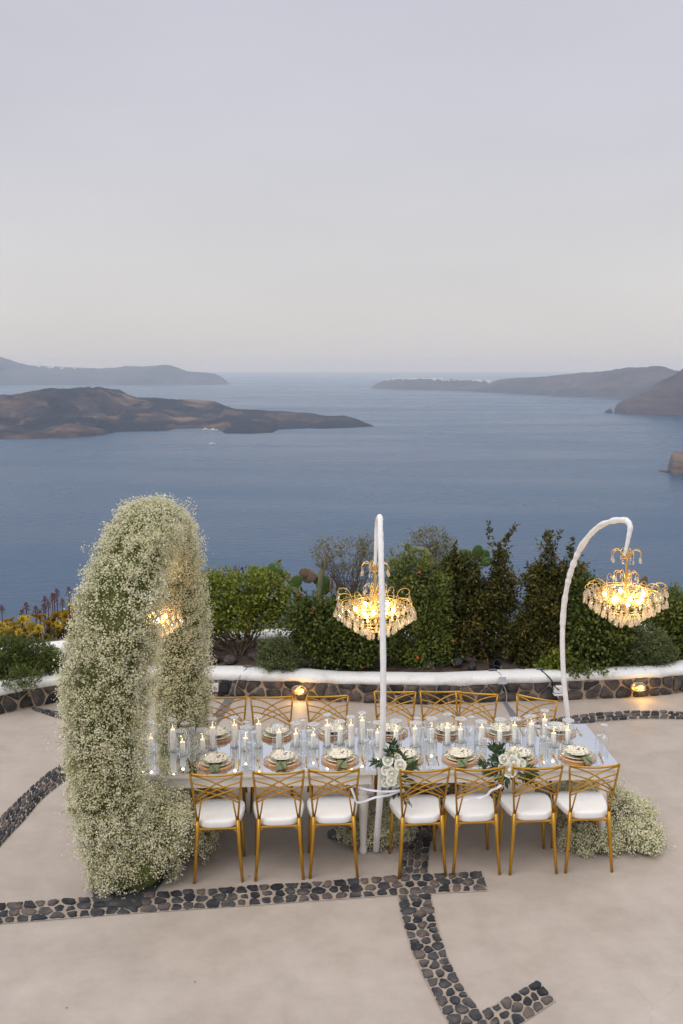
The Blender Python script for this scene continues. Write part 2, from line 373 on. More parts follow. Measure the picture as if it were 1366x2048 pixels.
def mat_plate():
    m, n, l, b = newmat('floral_plate')
    tc = n.new('ShaderNodeTexCoord')
    ln = n.new('ShaderNodeVectorMath'); ln.operation = 'LENGTH'; l.new(tc.outputs['Object'], ln.inputs[0])
    base = (0.78, 0.72, 0.58, 1)
    prev = None
    for (sc, lo, col, seed) in ((26, 0.545, (0.10, 0.15, 0.07, 1), 0.0), (22, 0.565, (0.025, 0.045, 0.15, 1), 5.0), (20, 0.62, (0.50, 0.33, 0.08, 1), 11.0)):
        mp = n.new('ShaderNodeMapping'); mp.inputs['Location'].default_value = (seed, seed * 0.7, seed * 0.3); l.new(tc.outputs['Object'], mp.inputs[0])
        nz = n.new('ShaderNodeTexNoise'); nz.inputs['Scale'].default_value = sc; nz.inputs['Detail'].default_value = 6; nz.inputs['Roughness'].default_value = 0.75
        nz.inputs['Distortion'].default_value = 1.4
        l.new(mp.outputs[0], nz.inputs['Vector'])
        rp = n.new('ShaderNodeValToRGB'); e = rp.color_ramp.elements
        e[0].position = lo; e[0].color = (0, 0, 0, 1); e[1].position = lo + 0.03; e[1].color = (1, 1, 1, 1); l.new(nz.outputs[0], rp.inputs[0])
        mx = n.new('ShaderNodeMix'); mx.data_type = 'RGBA'; l.new(rp.outputs[0], mx.inputs[0])
        if prev is None: mx.inputs[6].default_value = base
        else: l.new(prev, mx.inputs[6])
        mx.inputs[7].default_value = col; prev = mx.outputs[2]
    l.new(prev, b.inputs['Base Color']); setp(b, rough=0.18, spec=0.5); return m
M['plate'] = mat_plate()

# ------------------------------------------------------------------ sea
def mat_sea():
    m, n, l, b = newmat('sea_water')
    tc = n.new('ShaderNodeTexCoord')
    b.inputs['Base Color'].default_value = (0.016, 0.036, 0.082, 1)
    # broad wind streaks change the roughness of the surface
    mp = n.new('ShaderNodeMapping'); mp.inputs['Scale'].default_value = (0.0006, 0.0022, 1); mp.inputs['Rotation'].default_value = (0, 0, rad(-14)); l.new(tc.outputs['Object'], mp.inputs[0])
    n1 = n.new('ShaderNodeTexNoise'); n1.inputs['Scale'].default_value = 1.0; n1.inputs['Detail'].default_value = 7; n1.inputs['Roughness'].default_value = 0.62; n1.inputs['Distortion'].default_value = 0.6
    l.new(mp.outputs[0], n1.inputs['Vector'])
    mr = n.new('ShaderNodeMapRange'); mr.inputs[1].default_value = 0.3; mr.inputs[2].default_value = 0.7; mr.inputs[3].default_value = 0.20; mr.inputs[4].default_value = 0.36
    l.new(n1.outputs[0], mr.inputs[0]); l.new(mr.outputs[0], b.inputs['Roughness'])
    mc = n.new('ShaderNodeValToRGB'); e = mc.color_ramp.elements
    e[0].position = 0.3; e[0].color = (0.022, 0.063, 0.130, 1); e[1].position = 0.7; e[1].color = (0.029, 0.079, 0.155, 1)
    l.new(n1.outputs[0], mc.inputs[0]); l.new(mc.outputs[0], b.inputs['Base Color'])
    setp(b, ior=1.33, spec=0.13)
    hs = None
    for (sx, sy, det, wgt) in ((0.035, 0.10, 4, 2.6), (0.22, 0.5, 3, 0.5)):
        mq = n.new('ShaderNodeMapping'); mq.inputs['Scale'].default_value = (sx, sy, 1); mq.inputs['Rotation'].default_value = (0, 0, rad(12)); l.new(tc.outputs['Object'], mq.inputs[0])
        q = n.new('ShaderNodeTexNoise'); q.inputs['Scale'].default_value = 1; q.inputs['Detail'].default_value = det; l.new(mq.outputs[0], q.inputs['Vector'])
        mm = n.new('ShaderNodeMath'); mm.operation = 'MULTIPLY'; mm.inputs[1].default_value = wgt; l.new(q.outputs[0], mm.inputs[0])
        if hs is None: hs = mm.outputs[0]
        else:
            ad = n.new('ShaderNodeMath'); l.new(hs, ad.inputs[0]); l.new(mm.outputs[0], ad.inputs[1]); hs = ad.outputs[0]
    bp = n.new('ShaderNodeBump'); bp.inputs['Strength'].default_value = 0.45; bp.inputs['Distance'].default_value = 1.0
    l.new(hs, bp.inputs['Height']); l.new(bp.outputs[0], b.inputs['Normal'])
    return m
mb = MB()
rings = [0, 400, 1200, 3000, 7000, 14000, 45000]
vs_ = [(0, 0, 0)]
for r in rings[1:]:
    vs_ += [(r * math.cos(2 * math.pi * k / 96), r * math.sin(2 * math.pi * k / 96), 0) for k in range(96)]
fs_ = [(0, 1 + k, 1 + (k + 1) % 96) for k in range(96)]
for i in range(len(rings) - 2):
    a, b_ = 1 + i * 96, 1 + (i + 1) * 96
    fs_ += [(a + k, b_ + k, b_ + (k + 1) % 96, a + (k + 1) % 96) for k in range(96)]
mb.add(vs_, fs_)
tag(mb.build('sea', mat_sea(), None, (0, 0, SEA_Z)), 'slate blue caldera sea stretching to the hazy horizon', kind='structure')

# ------------------------------------------------------------------ islands
def mat_rock(name, cols, scale, strat=0.0, bump=0.6, flow_shade=False):
    m, n, l, b = newmat(name)
    tc = n.new('ShaderNodeTexCoord')
    n1 = n.new('ShaderNodeTexNoise'); n1.inputs['Scale'].default_value = scale; n1.inputs['Detail'].default_value = 8; n1.inputs['Roughness'].default_value = 0.62; n1.inputs['Distortion'].default_value = 0.5
    l.new(tc.outputs['Object'], n1.inputs['Vector'])
    fac = n1.outputs[0]
    if strat > 0:
        mp = n.new('ShaderNodeMapping'); mp.inputs['Scale'].default_value = (0.0015, 0.0015, 0.09); l.new(tc.outputs['Object'], mp.inputs[0])
        n2 = n.new('ShaderNodeTexNoise'); n2.inputs['Scale'].default_value = 1; n2.inputs['Detail'].default_value = 5; l.new(mp.outputs[0], n2.inputs['Vector'])
        mx = n.new('ShaderNodeMix'); mx.inputs[0].default_value = strat; l.new(fac, mx.inputs[2]); l.new(n2.outputs[0], mx.inputs[3]); fac = mx.outputs[0]
    rp = n.new('ShaderNodeValToRGB'); e = rp.color_ramp.elements
    e[0].position = 0.36; e[1].position = 0.66; e[0].color = (*cols[0], 1); e[1].color = (*cols[-1], 1)
    for i, c in enumerate(cols[1:-1]):
        q = e.new(0.36 + 0.30 * (i + 1) / (len(cols) - 1)); q.color = (*c, 1)
    l.new(fac, rp.inputs[0]); l.new(rp.outputs[0], b.inputs['Base Color']); setp(b, rough=0.95, spec=0.1)
    if flow_shade:  # dark lava flows; their tone also paints in the shading of relief
        n5 = n.new('ShaderNodeTexNoise'); n5.inputs['Scale'].default_value = scale * 0.55; n5.inputs['Detail'].default_value = 9; n5.inputs['Roughness'].default_value = 0.55; n5.inputs['Distortion'].default_value = 1.2
        m5 = n.new('ShaderNodeMapping'); m5.inputs['Location'].default_value = (3.1, 7.7, 1.3); m5.inputs['Scale'].default_value = (1, 0.8, 1.6); l.new(tc.outputs['Object'], m5.inputs[0]); l.new(m5.outputs[0], n5.inputs['Vector'])
        r5 = n.new('ShaderNodeValToRGB'); e = r5.color_ramp.elements; e[0].position = 0.47; e[1].position = 0.51; e[0].color = (0, 0, 0, 1); e[1].color = (1, 1, 1, 1); l.new(n5.outputs[0], r5.inputs[0])
        x5 = n.new('ShaderNodeMix'); x5.data_type = 'RGBA'; l.new(r5.outputs[0], x5.inputs[0]); l.new(rp.outputs[0], x5.inputs[6]); x5.inputs[7].default_value = (0.016, 0.015, 0.017, 1); l.new(x5.outputs[2], b.inputs['Base Color'])
    nb = n.new('ShaderNodeTexNoise'); nb.inputs['Scale'].default_value = scale * 7; nb.inputs['Detail'].default_value = 8; l.new(tc.outputs['Object'], nb.inputs['Vector'])
    bp = n.new('ShaderNodeBump'); bp.inputs['Strength'].default_value = bump; bp.inputs['Distance'].default_value = 0.06 / scale
    l.new(nb.outputs[0], bp.inputs['Height']); l.new(bp.outputs[0], b.inputs['Normal'])
    return m
ISL = {}
def island(name, label, x0, x1, water, sky, D, mat, nx=220, nv=44, cliff=0.6, nscale=0.004, namp=0.2, ridge=0.45, seed=1, front=0.0):
    V = []; tips = []
    for i in range(nx + 1):
        x = x0 + (x1 - x0) * i / nx
        P = G(x, lerp_pts(water, x), SEA_Z)
        d = Vector((P.x, P.y, 0)).normalized(); dist0 = math.hypot(P.x, P.y)
        r = ray(x, lerp_pts(sky, x)); hr = math.hypot(r.x, r.y)
        edge = min(1.0, (i + 0.4) / (nx * 0.04), (nx - i + 0.4) / (nx * 0.04)) if True else 1
        W = D * (0.35 + 0.65 * edge)
        if r.z / hr < -1e-4:                      # keep the far shore below the skyline of low, flat land
            W = max(12.0, min(W, 0.92 * ((CAM_H - SEA_Z) / (-r.z / hr) - dist0)))
        dr = dist0 + W * ridge
        zr = CAM_H + r.z / hr * dr - SEA_Z
        zr = max(zr, 2.0)
        tips.append(Vector((d.x * dr, d.y * dr, SEA_Z + zr)))
        for j in range(nv + 1):
            v = j / nv
            if v <= ridge:
                q = v / ridge; sh = q ** cliff
                sh = sh * (1 - front * math.sin(math.pi * q))
            else:
                q = (v - ridge) / (1 - ridge); sh = math.cos(q * math.pi / 2) ** 0.8
            dd = dist0 + W * v
            V.append((d.x * dd, d.y * dd, zr * sh, sh, zr))
    A = np.array(V); P3 = A[:, :3]
    no = fbm(P3 * np.array([1, 1, 0.4]), nscale, seed, 6); rn = 1 - np.abs(fbm(P3 * np.array([1, 1, 0.2]), nscale * 0.8, seed + 9, 4)) * 2
    bell = np.clip(A[:, 3] * (1.15 - A[:, 3]) * 3.2, 0, 1)
    z = A[:, 2] + A[:, 4] * namp * bell * (0.7 * no + 0.5 * (rn - 0.6)) + np.maximum(A[:, 4], 25) * 0.045 * fbm(P3, nscale * 9, seed + 20, 4) * np.clip(A[:, 3] * 4, 0, 1)
    z = np.where(A[:, 3] < 1e-3, -4.0, np.maximum(z, 0.5))
    co = np.stack([A[:, 0], A[:, 1], z + SEA_Z], 1)
    idx = np.arange((nx + 1) * (nv + 1)).reshape(nx + 1, nv + 1)
    Fc = np.stack([idx[:-1, :-1].ravel(), idx[1:, :-1].ravel(), idx[1:, 1:].ravel(), idx[:-1, 1:].ravel()], 1)
    c0 = co.mean(0); c0[2] = SEA_Z
    o = link(name, mesh_np(name, co - c0, Fc, mat, sm=True), None, tuple(c0))
    ISL[name] = (co.reshape(nx + 1, nv + 1, 3), x0, x1, nx, nv, ridge)
    return tag(o, label, kind='structure')
island('far_island', 'long blue hazy island across the bay on the left', -330, 460,
       [(-330, 771), (0, 770), (300, 770), (458, 769), (460, 769)],
       [(-330, 700), (-100, 700), (0, 711), (20, 719), (40, 726), (75, 733), (150, 735), (200, 737), (270, 733), (335, 730), (350, 734), (372, 742), (430, 747), (445, 755), (458, 767)],
       2600, mat_rock('far_island_rock', [(0.04, 0.036, 0.04), (0.08, 0.07, 0.066), (0.12, 0.10, 0.088)], 0.002, 0.3), seed=3, cliff=0.5)
island('lava_island', 'dark brown volcanic lava island in the middle of the bay', -330, 748,
       [(-330, 886), (0, 878), (60, 878), (150, 875), (205, 871), (222, 866), (230, 864), (330, 862), (355, 858), (410, 857), (440, 861), (450, 867), (500, 868), (545, 866), (556, 860), (615, 857), (640, 858), (700, 856), (748, 853)],
       [(-330, 800), (-60, 790), (0, 788), (60, 782), (100, 777), (150, 776), (210, 778), (240, 781), (256, 788), (275, 794), (330, 799), (400, 803), (430, 806), (455, 814), (475, 820), (520, 822), (580, 825), (650, 833), (690, 834), (710, 838), (748, 852)],
       1500, mat_rock('lava_rock', [(0.016, 0.015, 0.017), (0.03, 0.024, 0.024), (0.055, 0.038, 0.033), (0.105, 0.066, 0.047), (0.21, 0.145, 0.09)], 0.0048, 0.0, 1.0, True),
       nx=320, nv=64, cliff=0.75, nscale=0.0055, namp=0.42, ridge=0.62, seed=5, front=0.28)
island('far_headland', 'long hazy headland with white town on the right', 742, 1440,
       [(742, 777), (800, 779), (900, 781), (1000, 786), (1100, 791), (1240, 796), (1440, 802)],
       [(742, 776), (752, 768), (770, 761), (790, 757), (830, 757), (900, 758), (960, 761), (985, 764), (1000, 759), (1020, 757), (1100, 753), (1160, 745), (1180, 744), (1230, 738), (1310, 731), (1330, 735), (1345, 741), (1440, 760)],
       1800, mat_rock('headland_rock', [(0.045, 0.038, 0.038), (0.085, 0.068, 0.06), (0.13, 0.10, 0.085)], 0.003, 0.35), seed=8, cliff=0.5)
island('right_cape', 'brown layered cliff cape at the right edge', 1228, 2050,
       [(1228, 826), (1250, 829), (1366, 834), (1640, 842), (2050, 850)],
       [(1228, 822), (1232, 810), (1240, 803), (1275, 790), (1295, 783), (1312, 768), (1340, 752), (1366, 738), (1450, 704), (1560, 690), (1700, 712), (1850, 765), (1960, 805), (2050, 846)],
       900, mat_rock('cape_rock', [(0.05, 0.036, 0.033), (0.085, 0.060, 0.052), (0.13, 0.095, 0.08)], 0.006, 0.5), nx=280, seed=12, cliff=0.4, nscale=0.008, namp=0.3)
island('sea_stack', 'small dark rock off the tip of the brown cape', 1208, 1226,
       [(1208, 825), (1226, 827)], [(1208, 824), (1214, 820), (1220, 817), (1224, 821), (1226, 826)], 60,
       mat_rock('stack_rock', [(0.03, 0.026, 0.027), (0.05, 0.042, 0.04), (0.08, 0.06, 0.055)], 0.02), nx=24, nv=12, seed=2)
island('near_cliff', 'tan layered cliff stub rising from the sea at the right edge', 1334, 1640,
       [(1334, 943), (1345, 949), (1366, 951), (1640, 962)],
       [(1334, 940), (1337, 926), (1341, 908), (1347, 903), (1366, 904), (1440, 902), (1520, 908), (1590, 930), (1640, 958)],
       300, mat_rock('near_cliff_rock', [(0.07, 0.05, 0.042), (0.15, 0.11, 0.085), (0.24, 0.18, 0.135)], 0.02, 0.75), nx=120, nv=40, seed=21, cliff=0.16, nscale=0.03, namp=0.12)
island('shore_rock', 'low rocks in the water beside the tan cliff', 1318, 1338,
       [(1318, 943), (1338, 946)], [(1318, 942), (1324, 940), (1330, 941), (1338, 938)], 20,
       mat_rock('shore_rock', [(0.06, 0.045, 0.04), (0.12, 0.09, 0.075)], 0.05), nx=20, nv=10, seed=4)
# white houses along the far ridges
M['house'] = mat_plain('whitewashed_house', (0.82, 0.82, 0.80), 0.8)
hm = MB(); hm.box((0, 0, 0.5), (1, 1, 1)); hm.box((0.2, 0.1, 1.2), (0.5, 0.6, 0.4)); house_me = hm.mesh('house', M['house'])
def town(isl, xa, xb, n, label, group, spread, size):
    g3, x0, x1, nx, nv, ridge = ISL[isl]
    for k in range(n):
        x = random.uniform(xa, xb); fi = (x - x0) / (x1 - x0) * nx; i = int(fi)
        u = random.random() ** 1.5 * spread + 0.02
        fj = nv * ridge * (1 - u); j = int(fj)
        p = Vector(g3[i, j]).lerp(Vector(g3[i + 1, j]), fi - i).lerp(Vector(g3[i, j + 1]), fj - j)
        s = random.uniform(0.6, 1.3) * size
        o = link('house', house_me, None, p + Vector((0, 0, -s * 0.15)))
        o.scale = (s * random.uniform(0.9, 2.0), s, s * 0.75); o.rotation_euler = (0, 0, random.uniform(-0.6, 0.6))
        tag(o, label, 'house', group)
town('far_headland', 775, 985, 110, 'tiny white house in the cliff-top town on the right headland', 'white houses of the headland town', 0.26, 12)
town('far_island', 78, 185, 26, 'tiny white house on the ridge of the far left island', 'white houses on the far left island', 0.12, 17)
# boats
M['boat'] = mat_plain('white_boat_paint', (0.8, 0.8, 0.8), 0.4)
def boat(px, py, L, rz, label, cabin=True):
    p = G(px, py, SEA_Z)
    r = empty('boat', p, rz); tag(r, label, 'boat')
    h = MB(); w = L * 0.24
    secs = [(-0.5, 0.8, 0.10), (-0.2, 1, 0.10), (0.2, 0.95, 0.12), (0.42, 0.45, 0.15), (0.5, 0.03, 0.17)]
    vs2, fs2 = [], []
    for (t, ww, hh) in secs:
        vs2 += [(t * L, -ww * w / 2, hh * L), (t * L, -ww * w * 0.3, -0.03 * L), (t * L, ww * w * 0.3, -0.03 * L), (t * L, ww * w / 2, hh * L)]
    for i in range(4):
        for k in range(4):
            fs2.append((i * 4 + k, i * 4 + (k + 1) % 4, i * 4 + 4 + (k + 1) % 4, i * 4 + 4 + k))
    fs2.append((3, 2, 1, 0)); h.add(vs2, fs2); h.build('hull', M['boat'], r)
    if cabin:
        c = MB(); c.box((-0.08 * L, 0, 0.17 * L), (0.42 * L, w * 0.6, 0.14 * L), 0.01 * L); c.build('cabin', M['boat'], r)
        c = MB(); c.tube([(-0.1 * L, 0, 0.2 * L), (-0.1 * L, 0, 0.5 * L)], 0.006 * L, 5); c.build('mast', M['boat'], r)
boat(424, 889, 22, 0.3, 'small white motorboat on open water below the lava island')
boat(412, 860, 30, 0.1, 'white boat moored at the lava island shore, left of a pair')
boat(427, 861, 34, -0.2, 'white boat moored at the lava island shore, right of a pair')
boat(223, 863, 24, 0.2, 'white boat in the left cove of the lava island')
boat(1184, 824, 14, 1.2, 'tiny sailing boat off the brown cape')

# ------------------------------------------------------------------ hillside below the terrace and the terrace itself
def wall_curve(pts, z=0.0, ext=True):
    W = [G(x, y, z) for x, y in pts]
    if ext:
        W.insert(0, W[0] + (W[0] - W[1]).normalized() * 6); W.append(W[-1] + (W[-1] - W[-2]).normalized() * 6)
    return W
class Poly:
    def __init__(s, pts):
        s.p = [Vector((p[0], p[1], 0)) for p in pts]; s.L = [0]
        for a, b in zip(s.p, s.p[1:]): s.L.append(s.L[-1] + (b - a).length)
        s.total = s.L[-1]
    def raw(s, d):
        d = max(0, min(s.total - 1e-6, d))
        for i in range(len(s.p) - 1):
            if d <= s.L[i + 1]:
                t = (d - s.L[i]) / max(1e-9, s.L[i + 1] - s.L[i]); return s.p[i].lerp(s.p[i + 1], t)
        return s.p[-1].copy()
    def at(s, d, w=0.35):           # smoothed position and left-hand normal
        a = s.raw(d - w); b = s.raw(d + w); c = s.raw(d)
        p = (a + b + c * 2) / 4
        t = (s.raw(d + w * 0.6) - s.raw(d - w * 0.6)).normalized()
        return p, Vector((-t.y, t.x, 0))
front_wall = Poly(wall_curve([(-60, 1440), (0, 1428), (60, 1415), (130, 1403), (250, 1394), (410, 1391), (500, 1394), (600, 1400), (700, 1405), (820, 1407), (870, 1410), (930, 1406), (1000, 1403), (1130, 1399), (1200, 1397), (1270, 1394), (1320, 1391), (1366, 1384), (1420, 1374)]))
back_wall = Poly(wall_curve([(-60, 1330), (60, 1321), (130, 1312), (300, 1300), (540, 1288), (800, 1292), (1015, 1294), (1200, 1286), (1366, 1272), (1420, 1265)], 0.35))

# the terrace floor: one sheet under everything near
mb = MB()
mb.add([(-14, -6, 0), (14, -6, 0), (14, 11.95, 0), (-14, 11.95, 0)], [(0, 1, 2, 3)])
mb.add([(-14, -6, -0.6), (14, -6, -0.6), (14, -6, 0), (-14, -6, 0)], [(0, 1, 2, 3)])
terrace = tag(mb.build('terrace_floor', M['cement']), 'polished beige cement terrace floor', kind='structure')

M['hill'] = mat_noise('hillside_scrub', [(0.05, 0.045, 0.03), (0.10, 0.08, 0.055), (0.16, 0.125, 0.095)], 0.4, 0.95, 0.8, 3)
xs = np.concatenate([np.linspace(-700, -30, 24), np.linspace(-24, 24, 40), np.linspace(30, 700, 24)])
ys = np.concatenate([np.linspace(-60, 11, 12), np.linspace(11.6, 16, 16), np.linspace(17, 60, 16), np.linspace(70, 420, 22)])
XX, YY = np.meshgrid(xs, ys, indexing='ij')
base = np.where(YY < 13.2, -0.7, -0.7 - (YY - 13.2) * 0.72)
base = np.where(YY < 13.2, np.where(YY > 11.9, 0.05, -0.7), np.where(YY < 14.6, 0.05 - (YY - 13.2) * 0.3, -0.4 - (YY - 14.6) * 0.74))
pn = np.stack([XX.ravel(), YY.ravel(), np.zeros(XX.size)], 1)
amp = np.clip((YY - 15) * 0.06, 0, 9) + np.clip((np.abs(XX) - 25) * 0.02, 0, 6)
ZZ = base + fbm(pn, 0.03, 4, 4).reshape(XX.shape) * amp - np.clip(np.abs(XX) - 14, 0, 1e9) * 0.12
idx = np.arange(XX.size).reshape(XX.shape)
Fc = np.stack([idx[:-1, :-1].ravel(), idx[1:, :-1].ravel(), idx[1:, 1:].ravel(), idx[:-1, 1:].ravel()], 1)
tag(link('hillside', mesh_np('hillside', np.stack([XX.ravel(), YY.ravel(), ZZ.ravel()], 1), Fc, M['hill'], sm=True)), 'scrubby hillside falling from the terrace to the sea', kind='structure')

# ------------------------------------------------------------------ stones
def voronoi_cells(L, W, size, seed, aniso=1.0, relax=2, jitter=0.9):
    rs = np.random.default_rng(seed)
    nxs = max(1, int(round(L / (size * aniso)))); nys = max(1, int(round(W / size)))
    pts = []
    for i in range(nxs):
        for j in range(nys):
            off = 0.5 if j % 2 else 0.0
            pts.append(((i + 0.25 + off * 0.5 + (rs.random() - 0.5) * jitter + 0.2) * L / nxs, (j + 0.5 + (rs.random() - 0.5) * jitter * 0.55) * W / nys))
    pts = np.array(pts); pts[:, 0] = np.clip(pts[:, 0], 0.01, L - 0.01)
    cells = []
    for k in range(relax):
        cells = []
        for i, p in enumerate(pts):
            x0 = max(0, p[0] - 3 * size * aniso); x1 = min(L, p[0] + 3 * size * aniso)
            poly = [(x0, 0), (x1, 0), (x1, W), (x0, W)]
            d = np.abs(pts[:, 0] - p[0]) < 4 * size * aniso
            for j in np.nonzero(d)[0]:
                if j == i: continue
                q = pts[j]; mx, my = (p + q) / 2; nx_, ny_ = q - p
                out = []
                for a, b in zip(poly, poly[1:] + poly[:1]):
                    da = (a[0] - mx) * nx_ + (a[1] - my) * ny_; db = (b[0] - mx) * nx_ + (b[1] - my) * ny_
                    if da <= 0: out.append(a)
                    if da * db < 0:
                        t = da / (da - db); out.append((a[0] + (b[0] - a[0]) * t, a[1] + (b[1] - a[1]) * t))
                poly = out
                if len(poly) < 3: break
            cells.append(poly)
        if k < relax - 1:
            for i, c in enumerate(cells):
                if len(c) >= 3:
                    m_ = np.mean(np.array(c), 0); pts[i] = pts[i] * 0.6 + m_ * 0.4
    return [c for c in cells if len(c) >= 3]
def stone_mesh(cell, gap, rs, mapf, h0, h1, rough=0.10, nseg=14, soft=2):
    c = np.array(cell); ctr = c.mean(0)
    # resample the outline, round it, pull it in by the joint
    per = np.vstack([c, c[:1]]); seg = np.linalg.norm(np.diff(per, axis=0), axis=1); cum = np.concatenate([[0], np.cumsum(seg)])
    t = np.linspace(0, cum[-1], nseg, endpoint=False)
    o = np.stack([np.interp(t, cum, per[:, 0]), np.interp(t, cum, per[:, 1])], 1)
    for _ in range(soft): o = (np.roll(o, 1, 0) + 2 * o + np.roll(o, -1, 0)) / 4
    v = o - ctr; ln = np.linalg.norm(v, axis=1, keepdims=True); ln = np.maximum(ln, 1e-6)
    g = gap * (0.5 + 1.3 * rs.random() ** 2)
    v = v / ln * np.maximum(ln - g, ln * 0.4) * (1 + rough * (rs.random((nseg, 1)) - 0.5) * 2 * 0.6)
    top = h1 * (0.75 + 0.5 * rs.random()); tx, ty = (rs.random(2) - 0.5) * 0.4 * (h1 - h0) / max(1e-4, np.abs(v).max())
    V = []
    for k, (s, z) in enumerate(((1.0, h0), (0.98, h0 + (top - h0) * 0.7), (0.86, top))):
        for q in v:
            zz = z if k == 0 else z + q[0] * tx + q[1] * ty + (rs.random() - 0.5) * 0.22 * (top - h0) * (k == 2)
            V.append(mapf(ctr[0] + q[0] * s, ctr[1] + q[1] * s, zz))
    V.append(mapf(ctr[0], ctr[1], top * 1.04))
    fs = []
    for k in range(2):
        for i in range(nseg): fs.append((k * nseg + i, k * nseg + (i + 1) % nseg, (k + 1) * nseg + (i + 1) % nseg, (k + 1) * nseg + i))
    for i in range(nseg): fs.append((2 * nseg + i, 2 * nseg + (i + 1) % nseg, 3 * nseg))
    return V, fs
def ribbon_map(e1, e2):
    A = Poly([G(*p) for p in e1]); B = Poly([G(*p) for p in e2]); L = (A.total + B.total) / 2
    W = sum((A.raw(A.total * t) - B.raw(B.total * t)).length for t in (0.1, 0.5, 0.9)) / 3
    def f(s, t, z):
        a = A.at(A.total * s / L, 0.12)[0]; b = B.at(B.total * s / L, 0.12)[0]
        if s < 0.15 or s > L - 0.15: a = A.raw(A.total * s / L); b = B.raw(B.total * s / L)
        p = a.lerp(b, t / W); return (p.x, p.y, z)
    return f, L, W
def stone_band(label, e1, e2, seed, size=0.090, lift=0.004):
    f, L, W = ribbon_map(e1, e2)
    mb = MB(); N = max(4, int(L / 0.06)); vs2 = []
    for i in range(N + 1):
        vs2 += [f(L * i / N, 0, lift), f(L * i / N, W, lift)]
    mb.add(vs2, [(2 * i, 2 * i + 1, 2 * i + 3, 2 * i + 2) for i in range(N)])
    root = tag(mb.build('stone_band', M['mortar']), label, kind='structure')
    rs = np.random.default_rng(seed)
    for c in voronoi_cells(L, W, size, seed, 1.08):
        V, fs = stone_mesh(c, 0.0105, rs, f, lift + 0.001, 0.013 + lift, 0.22, 16, 1)
        me = bpy.data.meshes.new('stone'); me.from_pydata(V, [], fs); me.materials.append(M['stone']); smooth(me); link('stone', me, root)
    return root
stone_band('long band of dark stones set in the floor before the chairs',
           [(-70, 1815), (0, 1809), (240, 1790), (520, 1772), (720, 1758), (800, 1752), (965, 1744)],
           [(-70, 1855), (0, 1849), (240, 1830), (520, 1811), (720, 1797), (800, 1791), (977, 1783)], 3)
stone_band('curved band of dark stones running from the cross to the bottom of the frame',
           [(794, 1792), (805, 1850), (826, 1912), (850, 1962), (880, 2020), (905, 2062), (925, 2095)],
           [(862, 1789), (876, 1850), (894, 1912), (920, 1965), (945, 2003), (962, 2024), (990, 2075)], 5)
stone_band('short stone band hooking to the right at the bottom of the frame',
           [(963, 2024), (1000, 2004), (1040, 1982), (1076, 1962)], [(992, 2078), (1030, 2058), (1070, 2032), (1112, 2003)], 8)
stone_band('stone band running from the cross back under the table',
           [(797, 1750), (803, 1690), (812, 1640), (812, 1590), (826, 1545), (850, 1500)],
           [(855, 1748), (860, 1690), (885, 1640), (915, 1590), (930, 1545), (945, 1500)], 11)
stone_band('diagonal band of dark stones left of the flower arch',
           [(-60, 1695), (0, 1636), (25, 1611), (59, 1578), (87, 1553), (116, 1533), (170, 1503), (240, 1478)],
           [(-60, 1765), (0, 1695), (19, 1672), (44, 1648), (75, 1609), (102, 1583), (150, 1550), (230, 1512)], 14, 0.094)
stone_band('curved band of dark stones behind the right end of the table',
           [(1040, 1452), (1100, 1440), (1140, 1433), (1200, 1426), (1280, 1422), (1366, 1424), (1430, 1429)],
           [(1040, 1476), (1100, 1459), (1140, 1452), (1200, 1444), (1280, 1438), (1366, 1439), (1430, 1445)], 17, 0.098)
stone_band('short stone band at the foot of the wall left of the arch',
           [(62, 1416), (95, 1420), (140, 1429), (200, 1444)], [(66, 1421), (105, 1434), (140, 1445), (195, 1466)], 19, 0.1)

